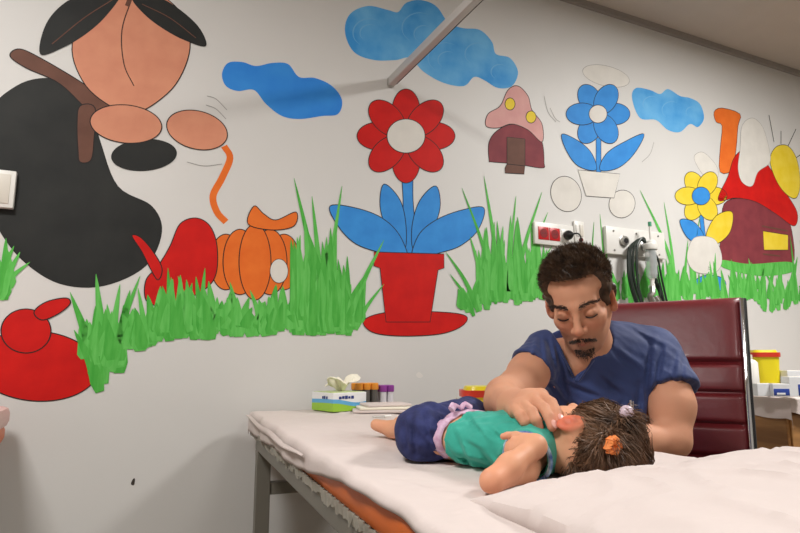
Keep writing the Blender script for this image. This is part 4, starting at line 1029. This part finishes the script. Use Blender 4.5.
def f_shirt(P):
    d = f_torso(P, .010)
    # sleeves
    sl_r = cap(P, v3(C(545, 354, 1.41)), v3(C(527, 372, 1.335)), .052, .0515)
    ax_ = v3(C(524, 378, 1.35))-v3(C(545, 345, 1.40)); ax_ /= np.linalg.norm(ax_); cut = (P-v3(C(531, 366, 1.345)))@ax_; sl_r = smax(sl_r, cut, .004)
    sl_l = chain(P, [v3(C(655, 357, 1.44)), v3(C(671, 388, 1.39)), v3(C(673, 400, 1.38))], [.060, .060, .059]); ax2 = v3(C(676, 410, 1.37))-v3(C(662, 362, 1.43)); ax2 /= np.linalg.norm(ax2); cut2 = (P-v3(C(671, 392, 1.395)))@ax2; sl_l = smax(sl_l, cut2, .004)
    d = smin(d, sl_r, .03); d = smin(d, sl_l, .03)
    d = smin(d, cap(P, v3(C(575, 362, 1.43)), v3(C(618, 360, 1.44)), .060, .060), .04)
    d = smin(d, chain(P, [v3(C(610, 338, 1.44)), v3(C(622, 342, 1.455)), v3(C(650, 352, 1.455))], [.040, .042, .048]), .02)
    d = smin(d, chain(P, [v3(C(580, 342, 1.45)), v3(C(556, 352, 1.43))], [.036, .044]), .02)
    d = smax(d, -(P[..., 2]-.64), .01)
    for f_ in SFOLD: d = d+fold(P, *f_)
    d = d+.0028*nz(P, 26, 4)+.0016*np.abs(nz(P*np.array([1, 1, .45]), 62, 2))+.0010*nz(P, 95, 9)
    # V neck and neck hole
    Q = Lc(P); x, y, z = Q[..., 0], Q[..., 1], Q[..., 2]
    tt = (y-NVl[1]); xl = NVl[0]+(NLl[0]-NVl[0])*tt/(NLl[1]-NVl[1]); xr = NVl[0]+(NRl[0]-NVl[0])*tt/(NRl[1]-NVl[1])
    wedge = np.maximum(np.maximum(xl-x, x-xr)*.75, -tt*.8)
    wedge = np.maximum(wedge, -(z-.0))
    d = smax(d, -wedge, .003)
    hole = cap(P, v3(C(592, 344, 1.40)), neck1+(neck1-neck0)*.5, .047, .060); d = smax(d, -hole, .004)
    # hollow the sleeves and the collar opening
    inner = np.minimum(cap(P, v3(C(527, 375, 1.33)), v3(C(505, 396, 1.22)), .0465, .044), cap(P, v3(C(671, 405, 1.375)), v3(C(672, 440, 1.34)), .0535, .05))
    return smax(d, -inner, .003)
lo, hi = bounds([CH, BE, L_SH, R_SH, v3(C(671, 392, 1.395)), v3(C(526, 372, 1.345))], .165)
vs_, qs_ = nets(f_shirt, lo, hi, .0036)
vs_ = relax(vs_, qs_, 1, .4)
shirt = npmesh('scrub_top', vs_, qs_, m_navyc, doc)
# V-neck band follows the opening
def on_shirt(px, py, d0=1.2, off=.001):
    dirv = v3(ray(px, py)); dirv = dirv/(dirv@v3(FW)); t = d0
    for _ in range(80):
        p_ = v3(CAM)+dirv*t; dd_ = float(f_shirt(p_[None])[0])-off
        if abs(dd_) < .0002: break
        t += dd_*.7
        if t > 1.7: return None
    return v3(CAM)+dirv*t
for pl_ in ([(562, 350), (567, 359), (572, 369), (577, 380)], [(577, 380), (582, 373), (587, 366), (592, 359)]):
    pts = []
    for p_ in smooth_open([(a, b, 0) for a, b in pl_], 6):
        s_p = on_shirt(p_.x-(1.6 if pl_[0][0] == 562 else -1.6), p_.y+1)
        if s_p is not None and np.linalg.norm(s_p-v3(C(p_.x, p_.y, 1.345))) < .035: pts.append(Vector(s_p))
    if len(pts) > 3: MB().tube(pts, .0045, n=8, flat=.6).build('neck_band', m_navyc, shirt)
# chest pocket with clips of two pens
m_silver = mat('pen_silver', (196, 196, 200), .25, metal=.8)
def on(px, py, off=.001):
    s_p = on_shirt(px, py, 1.15, off); return Vector(s_p) if s_p is not None else Vector(C(px, py, 1.37))
pk = MB(); pk.grid(lambda i, j: on(606+32*i, 407+32*j, .0025), 10, 10); pko = pk.build('chest_pocket', m_navyc, shirt); so_ = pko.modifiers.new('t', 'SOLIDIFY'); so_.thickness = .002
pen = thing('pen', on(632, 407), 'silver pen clipped in the chest pocket of the navy scrubs', 'pen')
MB().tube([on(630.5, 400, .006), on(631.5, 408, .0065), on(633, 417, .0055)], .0028, n=8).build('pen_body', m_silver, pen); MB().tube([on(633, 401, .009), on(634, 414, .008)], .0012, n=6).build('pen_clip', m_silver, pen)
vg, qg = nets(lambda P: smax(f_legs(P, .012)+.003*nz(P, 20, 3), -(P[..., 2]-.10)*1.0, .004), *bounds([PE, *KN, *AN], .2), .010)
npmesh('trousers', vg, qg, m_navyd, doc)
for a in AN:
    f0 = np.array([a[0], a[1], .045]); f1 = f0+v3(-FW)*.15; f1[2] = .036; sh_v, sh_q = nets(lambda P: smax(chain(P, [f0+v3(FW)*.03, f0, f1], [.04, .044, .038], .02), -(P[..., 2]-.004), .003), *bounds([f0, f1], .09), .007)
    npmesh('shoe', sh_v, sh_q, m_blk, doc)
# maroon collar behind the neck
mc = mat('maroon_collar', (120, 26, 44), .7)
MB().tube(smooth_open([C(606, 338, 1.39), C(614, 332, 1.41), C(618, 326, 1.45), C(612, 322, 1.49)]), .007, n=8).build('undershirt_collar', mc, doc)
# ================================================================== THE CHILD
m_cskin = mat('child_skin', (216, 160, 128), .5, attr='Col', sss=.12, spec=.3)
SK2 = LC(222, 164, 130); SK2b = LC(206, 140, 108)
ZB = .806
HIP = v3(C(448, 436, 1.01)); HIP[2] = ZB+.037
CHS = v3(C(521, 448, .92)); CHS[2] = ZB+.034
a_ = CHS-HIP; a_[2] = 0; LEN = np.linalg.norm(a_); a_ /= LEN; w_ax = np.cross(a_, [0, 0, 1]); 
if w_ax@v3(FW) > 0: w_ax = -w_ax                                  # towards the viewer
GA = axes(a_, w_ax, (0, 0, 1))
child = thing('person', (CHS+HIP)/2, 'small child in teal shirt and denim shorts lying on the white paper', 'person')
child.location.z = ZB; BASE[child.name] = Vector(child.location)
gh = v3(C(594, 441, .855)); gh[2] = ZB+.042; GS = .88            # head centre
ear_c = v3(C(571, 428, .885))
Fg = v3(-RT)*.22+v3(UP)*.62+v3(FW)*.75; Fg /= np.linalg.norm(Fg)
Ug = v3(RT)*.96-v3(FW)*.12+v3(UP)*.05; Ug -= Fg*(Ug@Fg); Ug /= np.linalg.norm(Ug)
Sg = np.cross(Ug, Fg)                                              # towards viewer and up
if Sg@v3(-FW) < 0: Sg = -Sg
GH = axes(Sg, Ug, Fg)
def gl(P): return (P-gh)@GH/GS
def GP(x, y, z): return gh+GH@np.array([x, y, z])*GS
def f_ghead(P):
    Q = gl(P); X = np.abs(Q[..., 0]); S = np.stack([X, Q[..., 1], Q[..., 2]], -1)
    d = ellip(Q, (0, .008, -.010), (.056, .055, .066))
    d = smin(d, ellip(Q, (0, -.028, .022), (.046, .044, .044)), .02)
    d = smin(d, ellip(S, (.022, -.036, .040), (.020, .018, .018)), .014)
    d = smin(d, ellip(Q, (0, -.062, .048), (.013, .011, .012)), .012)
    d = smin(d, ellip(Q, (0, -.026, .068), (.008, .009, .009)), .009)
    d = smax(d, -ellip(S, (.022, -.006, .068), (.013, .008, .010)), .008); d = smin(d, ellip(S, (.022, -.008, .054), (.0115, .009, .011)), .003)
    d = smin(d, cap(Q, (-.010, -.046, .062), (.010, -.046, .062), .0042, .0042), .004)
    d = smax(d, -cap(Q, (-.011, -.0465, .068), (.011, -.0465, .068), .001, .001), .002)
    return d*GS
def march(f, px, py, t=.75):
    dirv = v3(ray(px, py)); dirv = dirv/(dirv@v3(FW))
    for _ in range(120):
        dd_ = float(f((v3(CAM)+dirv*t)[None])[0]); t += dd_*.7
        if abs(dd_) < .0002: break
    return v3(CAM)+dirv*t, t
ear_c, ear_t = march(f_ghead, 571, 429); print('EAR depth', ear_t)
# ear of the near side, built around its own centre
En = -v3(FW)*.55+v3(UP)*.75+v3(-RT)*.12; En /= np.linalg.norm(En); ear_c = ear_c+En*.011; Ea = v3(RT)*.96+v3(UP)*.22; Ea -= En*(Ea@En); Ea /= np.linalg.norm(Ea); Ec = np.cross(En, Ea)
EA = axes(Ea, Ec, En)
def f_ear(P):
    Q = (P-ear_c)@EA
    d = ellip(Q, (0, 0, 0), (.0195, .0125, .005)); d = smax(d, -ellip(Q, (.001, -.002, .0062), (.0145, .0082, .0058)), .0015)
    d = smin(d, cap(Q, (.004, .001, -.004), (.0, .002, .002), .004, .003), .003)
    return smin(d, cap(Q, (0, -.004, -.014), (0, 0, -.002), .010, .007), .006)
SHn = v3(C(547, 456, .875)); SHn[2] = ZB+.037
ELn = v3(C(492, 482, .738)); ELn[2] = ZB+.0135; WRn = v3(C(535, 446, .80))
SHf = CHS-w_ax*.075+a_*.035
g_kn = Cs((526, 437, 0.818), (522, 441, 0.810), (519, 445, 0.805), (517, 449, 0.803))
g_f = [Cs((526, 437, 0.818), (516, 435.5, 0.820), (508, 435.5, 0.822), (503, 436.5, 0.824)), Cs((522, 441, 0.810), (514, 441, 0.810), (509, 445, 0.814), (509, 449, 0.820)),
       Cs((519, 445, 0.805), (512, 446, 0.806), (508, 450, 0.812), (509, 453, 0.818)), Cs((518, 448, 0.803), (511, 450, 0.805), (509, 454, 0.811), (511, 456, 0.816))]
g_th = Cs((531, 440, 0.820), (524, 436, 0.830), (516, 438, 0.836), (511, 441, 0.838))
def f_garm(P):
    d = chain(P, [SHn, (SHn+ELn)/2+np.array([0, 0, -.012]), ELn], [.020, .016, .0132], .02)
    d = smin(d, chain(P, [ELn, (ELn*.6+WRn*.4), WRn], [.0132, .0143, .0112], .012), .008)
    h_ = None
    for k_ in g_kn:
        c = cap(P, WRn, k_, .0120, .0075); h_ = c if h_ is None else smin(h_, c, .008)
    for f in g_f: h_ = smin(h_, chain(P, f, [.0058, .0054, .0050, .0043], .002), .002)
    h_ = smin(h_, chain(P, g_th, [.008, .0068, .006, .005], .003), .004)
    return smin(d, h_, .008)
def f_gtorso(P, g=0):
    d = ellip(P, CHS, (.075+g, .076+g, .034+g*.8), GA)
    d = smin(d, ellip(P, (CHS+HIP)/2+np.array([0, 0, -.002]), (.09+g, .068+g, .033+g*.8), GA), .03)
    d = smin(d, ellip(P, HIP, (.060+g, .070+g, .036+g*.8), GA), .03)
    return d
KNg = v3(C(424, 428, 1.13)); KNg[2] = ZB+.033; FTg = v3(C(394, 433, 1.24)); FTg[2] = ZB+.017
KNf = KNg-w_ax*.10+a_*.03; KNf[2] = ZB+.045; FTf = FTg-w_ax*.07; 
HPn = HIP+w_ax*.038-a_*.02; HPf = HIP-w_ax*.038-a_*.02
def f_gleg(P, g=0):
    d = chain(P, [HPn, KNg], [.036+g, .028+g]); d = smin(d, chain(P, [HPf, KNf], [.036+g, .028+g]), .015); return d
TOE = FTg-a_*.05+np.array([0, 0, .006]); TOEf = FTf-a_*.05+np.array([0, 0, .006])
def f_body(P):
    d = smin(f_ghead(P), f_ear(P), .003)
    d = smin(d, cap(P, CHS+a_*.06+np.array([0, 0, .004]), GP(0, -.03, -.012), .034, .034), .03)
    d = smin(d, smin(f_gtorso(P), f_garm(P), .012), .02)
    d = smin(d, f_gleg(P), .02)
    d = smin(d, smin(chain(P, [KNg, FTg, TOE], [.033, .0165, .012], .012), chain(P, [KNf, FTf, TOEf], [.033, .0165, .012], .012), .004), .015)
    d = smin(d, chain(P, [SHf, SHf-a_*.05-w_ax*.04, SHf-a_*.13-w_ax*.03], [.025, .022, .017], .015), .015)
    return smax(d, -(P[..., 2]-(ZB-.0005)), .003)
lo, hi = bounds([HIP, CHS, ELn, g_f[0][3]], .1)
lo2, hi2 = bounds([gh, ELn, SHn, WRn, CHS], .095)
# one fine surface for the upper body, a coarser one for the lower, overlapping inside the shirt
cutp = CHS-a_*.02
ELB = ELn-a_*.07
vu, qu = nets(lambda P: smax(f_body(P), -((P-cutp)@a_)-.09, .002), lo2, hi2, .0022)
vd, qd = nets(lambda P: smax(f_body(P), ((P-cutp)@a_)-.0-.0, .002), *bounds([HIP, CHS, KNg, KNf, FTg, FTf, TOE], .085), .0036)
gv, gq = join([(vu, qu), (vd, qd)])
gc = colmix(len(gv), SK2); gc = blend(gc, np.clip(.5+nz(gv, 50, 2), 0, 1)*.3, SK2b)
gc = blend(gc, np.clip(1.0-(f_ear(gv)-.0005)/.002, 0, 1)*np.clip(1-(np.linalg.norm(gv-ear_c, axis=1)-.022)/.004, 0, 1)*.85, LC(212, 104, 76)); gc = blend(gc, np.exp(-((((gv-ear_c)@EA-np.array([0, -.002, .001]))/np.array([.012, .007, .004]))**2).sum(1))*.8, LC(150, 52, 36))
gc = blend(gc, np.exp(-(np.linalg.norm(gv-ELn, axis=1)/.024)**2)*.35, LC(222, 140, 110))
for f in g_f+[g_th]: gc = blend(gc, np.exp(-(np.linalg.norm(gv-f[-1], axis=1)/.008)**2)*.35, LC(226, 130, 108))
ql_ = (gv-gh)@GH
gc = blend(gc, np.exp(-(((ql_-np.array([0, -.046, .066]))/np.array([.013, .006, .01]))**2).sum(1))*.6, LC(200, 96, 92))
cbody = npmesh('body', gv, gq, m_cskin, child, col=gc)
for s in (-1, 1): MB().tube([GP(s*(.022+.010*t), -.0125-.002*(1-t*t), .0655-.003*t*t) for t in [-1+.25*k for k in range(9)]], .0009, n=5).build('eyelashes', m_lash, child)
# teal shirt
m_teal = mat('teal_jersey', (46, 164, 144), .8, var=.08, vscale=16, bump=.15, bscale=110, sheen=.1)
HEM = HIP+a_*.062
GF = [((452, 428), (470, 468), 2.2, .004), ((468, 418), (486, 440), 2.2, .004), ((480, 452), (500, 474), 2.4, .004), ((490, 430), (512, 448), 2.2, .0045), ((500, 462), (514, 436), 2.2, .005), ((513, 474), (528, 450), 2.2, .004), ((455, 456), (490, 466), 2.4, .003), ((510, 418), (535, 430), 2.2, .004), ((522, 426), (540, 444), 2, .004), ((462, 440), (484, 452), 2.2, .003), ((548, 440), (546, 474), 1.8, .003)]
HF = [((412, 414), (416, 456), 2.2, .004), ((424, 410), (430, 448), 2.2, .0045), ((404, 424), (408, 450), 2, .004), ((432, 408), (444, 430), 2, .003), ((420, 436), (440, 458), 2.2, .004)]
def dep_z(px, py): return .965-(px-440)*.00095
def f_gshirt(P):
    d = f_gtorso(P, .0075)
    d = smin(d, ellip(P, CHS+a_*.035, (.05, .080, .044), GA), .02)
    slv = cap(P, SHn-a_*.01, SHn+(ELn-SHn)*.40+np.array([0, 0, .004]), .032, .033)
    ax3 = ELn-SHn; ax3 = ax3/np.linalg.norm(ax3); slv = smax(slv, (P-(SHn+(ELn-SHn)*.40))@ax3, .003)
    for f_ in GF: d = d+fold(P, *f_)
    d = d+.0026*nz(P, 55, 1)+.003*np.abs(nz(P, 60, 7))**1.0-.0008+.0008*nz(P, 150, 3)
    n_ = a_*.95+w_ax*.18; n_ = n_/np.linalg.norm(n_)
    d = smax(d, -((P-HEM)@n_), .003)
    d = smax(d, ((P-(CHS+a_*.078))@a_), .003)
    d = smax(d, -cap(P, CHS+a_*.07, GP(0, -.03, -.012), .038, .040), .003)
    d = smin(d, slv, .012); d = smin(d, cap(P, SHf, SHf-a_*.04-w_ax*.03, .031, .032), .012)
    d = smax(d, -cap(P, SHn+(ELn-SHn)*.34, ELn, .027, .026), .002)
    hem = np.exp(-(((P-HEM)@n_-.008)/.002)**2)*.0012
    d = d+hem
    return smax(d, -(P[..., 2]-ZB), .002)
v_, q_ = nets(f_gshirt, *bounds([HIP, CHS+a_*.09, SHn, SHf, (SHn+ELn)/2], .1), .003)
tshirt = npmesh('shirt', relax(v_, q_, 1, .4), q_, m_teal, child)
# blue print showing on the sleeve edge
m_bprint = mat('blue_sleeve_print', (44, 84, 150), .7, rgb2=(176, 206, 220), vscale=70)
sb0 = SHn+(ELn-SHn)*.40; axn = (ELn-SHn)/np.linalg.norm(ELn-SHn); tq = Vector(axn).orthogonal().normalized(); tb = Vector(axn).cross(tq)
MB().tube([Vector(sb0)+(tq*math.cos(t_)+tb*math.sin(t_))*.0325 for t_ in [k*.2 for k in range(32)]], .0032, n=6).build('sleeve_trim', m_bprint, tshirt)
# denim shorts
m_denim = mat('dark_denim', (44, 52, 104), .85, rgb2=(30, 36, 80), vscale=45, bump=.25, bscale=140)
def f_short(P):
    d = ellip(P, HIP, (.058, .080, .0425), GA); d = smin(d, f_gleg(P, .012), .02)
    Q = (P-HIP)@GA
    ang_ = np.arctan2(Q[..., 2], Q[..., 1])
    d = d+.0022*np.sin(ang_*17+Q[..., 0]*60)*np.clip(1-np.abs(Q[..., 0]-.03)/.09, .2, 1)+.003*nz(P, 40, 6)
    for f_ in HF: d = d+fold(P, *f_)
    n_ = a_*.97+w_ax*.12; n_ = n_/np.linalg.norm(n_)
    d = smax(d, ((P-(HIP+a_*.040))@n_), .004)
    for h0, k0 in ((HPn, KNg), (HPf, KNf)):
        pass
    d = smax(d, -((P-(HIP-a_*.098))@a_), .004)
    d = smax(d, -np.minimum(cap(P, HPn+(KNg-HPn)*.75, KNg+(KNg-HPn)*.3, .0345, .033), cap(P, HPf+(KNf-HPf)*.75, KNf+(KNf-HPf)*.3, .0345, .033)), .002)
    return smax(d, -(P[..., 2]-ZB), .002)
v_, q_ = nets(f_short, *bounds([HIP, KNg, KNf, HPn, HPf], .085), .003)
shorts = npmesh('shorts', relax(v_, q_, 1, .35), q_, m_denim, child)
m_lilac = mat('lilac_floral_band', (214, 186, 208), .8, rgb2=(196, 150, 180), vscale=110)
def ring(off, g, n=60, z_amp=0):
    pts = []
    for k in range(n):
        t_ = 2*math.pi*k/n; r = [math.cos(t_)*(.0705+g), math.sin(t_)*(.0365+g)]
        p_ = HIP+a_*(off-.010*math.cos(t_))+w_ax*r[0]+np.array([0, 0, 1])*r[1]; p_[2] = max(p_[2], ZB+.003); pts.append(Vector(p_))
    return pts
def band(off, width, g, nm, m, wob=0):
    b = MB(); A0 = ring(off, g); A1 = ring(off+width, g-.002)
    V0 = [b.bm.verts.new(p+Vector((0, 0, wob*math.sin(i*1.3)))) for i, p in enumerate(A0)]; V1 = [b.bm.verts.new(p+Vector((0, 0, wob*math.cos(i*1.7)))) for i, p in enumerate(A1)]
    for i in range(60): b.bm.faces.new((V0[i], V0[(i+1) % 60], V1[(i+1) % 60], V1[i]))
    o = b.build(nm, m, child); so = o.modifiers.new('t', 'SOLIDIFY'); so.thickness = .002; return o
wb = band(.036, .016, .0035, 'waistband', m_lilac, .0012)
bt = HIP+a_*.036+np.array([0, 0, .042])+w_ax*.012
for s, l_ in ((1, .034), (-1, .020)):
    MB().tube(smooth_open([bt, bt+w_ax*s*l_*.5+np.array([0, 0, .006]), bt+w_ax*s*l_+a_*.006]), [.004]*9+[.006]*8, n=8, flat=.5).build('bow_loop', m_lilac, wb)

# ---- child's hair: cap, flowing strands gathered at two ties, two tufts
m_chair = mat('brown_child_hair', (122, 90, 66), .55, rgb2=(66, 46, 32), vscale=38, spec=.4)
tieA = v3(C(606, 446, .81)); tieB = v3(C(620, 424, .84))
def f_gcap(P):
    Q = gl(P); th = .007+.004*nz(P, 60, 3)
    d = ellip(Q, (0, .008, -.010), (.056+.0, .055, .066))*GS-th
    d = smin(d, ellip(P, v3(C(603, 440, .84)), (.036, .026, .028), CAMAX), .02)
    d = smin(d, ellip(P, v3(C(594, 462, .84)), (.034, .018, .032), CAMAX), .02)
    # keep clear of the face and the ear
    d = smax(d, Q[..., 2]-.034-.25*Q[..., 1], .006)
    d = smax(d, -ellip(P, ear_c+Ea*(-.010)+v3(-FW)*.005, (.030, .022, .04), CAMAX), .004)
    d = d+.0016*np.sin(((P-tieA)@v3(UP))*500+((P-tieA)@v3(RT))*200)*0
    return smax(d, -(P[..., 2]-ZB), .002)
v_, q_ = nets(f_gcap, gh-.10, gh+.11, .0028)
v_ = relax(v_, q_, 1, .4); hairc = npmesh('hair', v_, q_, m_chair, child)
tieA, _t = march(f_gcap, 607, 443, .66); tieB, _t = march(f_gcap, 621, 420, .66)
N = 7000; ids = RNG.integers(0, len(v_), N); r0 = v_[ids]+RNG.normal(size=(N, 3))*.0012
def gnorm(P):
    e = 1e-3; g = np.stack([f_gcap(P+np.eye(3)[i]*e)-f_gcap(P-np.eye(3)[i]*e) for i in range(3)], 1); return g/(np.linalg.norm(g, axis=1)[:, None]+1e-9)
dA = np.linalg.norm(r0-tieA, axis=1); dB = np.linalg.norm(r0-tieB, axis=1); tg = np.where((dA < dB*1.1)[:, None], tieA, tieB)
incs = []; cur = r0.copy(); seg = 5; Ls = np.minimum(np.linalg.norm(tg-r0, axis=1), .055)*(0.6+.5*RNG.random(N)); wob = RNG.normal(size=(N, 3))
for s_i in range(seg):
    dv = tg-cur; dv /= np.linalg.norm(dv, axis=1)[:, None]+1e-6; nn = gnorm(cur); dv = dv-nn*(dv*nn).sum(1)[:, None]*.95+wob*.22+nn*.12
    dv /= np.linalg.norm(dv, axis=1)[:, None]+1e-6
    nx_ = cur+dv*(Ls/seg)[:, None]; nx_ = nx_-gnorm(nx_)*(f_gcap(nx_)-.0012-.002*np.abs(wob[:, 0]))[:, None]*.9
    incs.append(nx_-cur); cur = nx_
strands('hair_strands', r0, incs, None, np.full(N, .00075), m_chair, hairc, seg=seg)
# tufts beyond the ties
def tuft(c0, main, n, L, spread, nm, par):
    D_ = np.tile(main, (n, 1))+RNG.normal(size=(n, 3))*spread; D_ /= np.linalg.norm(D_, axis=1)[:, None]
    L_ = L*(.5+.6*RNG.random(n)); sg = 6; side = RNG.normal(size=(n, 3)); ph = RNG.random(n)*6.28
    inc = []; cur = c0+RNG.normal(size=(n, 3))*.004
    for i in range(sg):
        t_ = i/sg; dv = D_+np.array([0, 0, -1])*1.5*t_+side*(.35*np.sin(t_*7+ph))[:, None]; dv /= np.linalg.norm(dv, axis=1)[:, None]
        st = dv*(L_/sg)[:, None]; nxt = cur+st; nxt[:, 2] = np.maximum(nxt[:, 2], ZB+.003); inc.append(nxt-cur); cur = nxt
    return strands(nm, c0+RNG.normal(size=(n, 3))*.003, inc, None, np.full(n, .0008), m_chair, par, seg=sg)
tuft(tieA, v3(-FW)*.6+v3(RT)*.5+v3(UP)*.15, 1300, .036, .75, 'pigtail', hairc)
tuft(tieA, v3(-FW)*.25+v3(RT)*.95+v3(UP)*-.1, 1200, .042, .4, 'pigtail', hairc)
tuft(tieB, v3(RT)*.9+v3(-FW)*.3+v3(UP)*.15, 1000, .036, .5, 'pigtail', hairc)
tuft(v3(C(577, 462, .82)), v3(-UP)*.8+v3(RT)*.3+v3(-FW)*.2, 900, .028, .6, 'loose_hair', hairc)
tuft(v3(C(592, 420, .86)), v3(RT)*.4+v3(-FW)*.5+v3(-UP)*.2, 500, .025, .6, 'loose_hair', hairc)
# hair ties
m_otie = mat('orange_scrunchie', (240, 150, 80), .7, rgb2=(222, 116, 50), vscale=120, bump=.3, bscale=150); m_ltie = mat('lilac_bobble', (206, 184, 196), .35)
tie = MB(); tA = Vector(tieA)+Vector(-FW)*.022; axT = (Vector(-FW)*.8+Vector(RT)*.3).normalized(); o1 = axT.orthogonal().normalized(); o2 = axT.cross(o1)
pts = [tA+(o1*math.cos(t_)+o2*math.sin(t_))*(.0065+.0012*math.sin(t_*9)) for t_ in [2*math.pi*k/48 for k in range(49)]]
tie.tube(pts, [.0052+.0014*math.sin(k*1.9) for k in range(49)], n=10).build('hair_tie', m_otie, hairc, label='orange scrunchie')
MB().sphere(Vector(tieB)+Vector(-FW)*.006+Vector(UP)*.010+Vector(RT)*.006, .0095, n=20).build('hair_bobble', m_ltie, hairc, label='pale lilac ball hair tie')
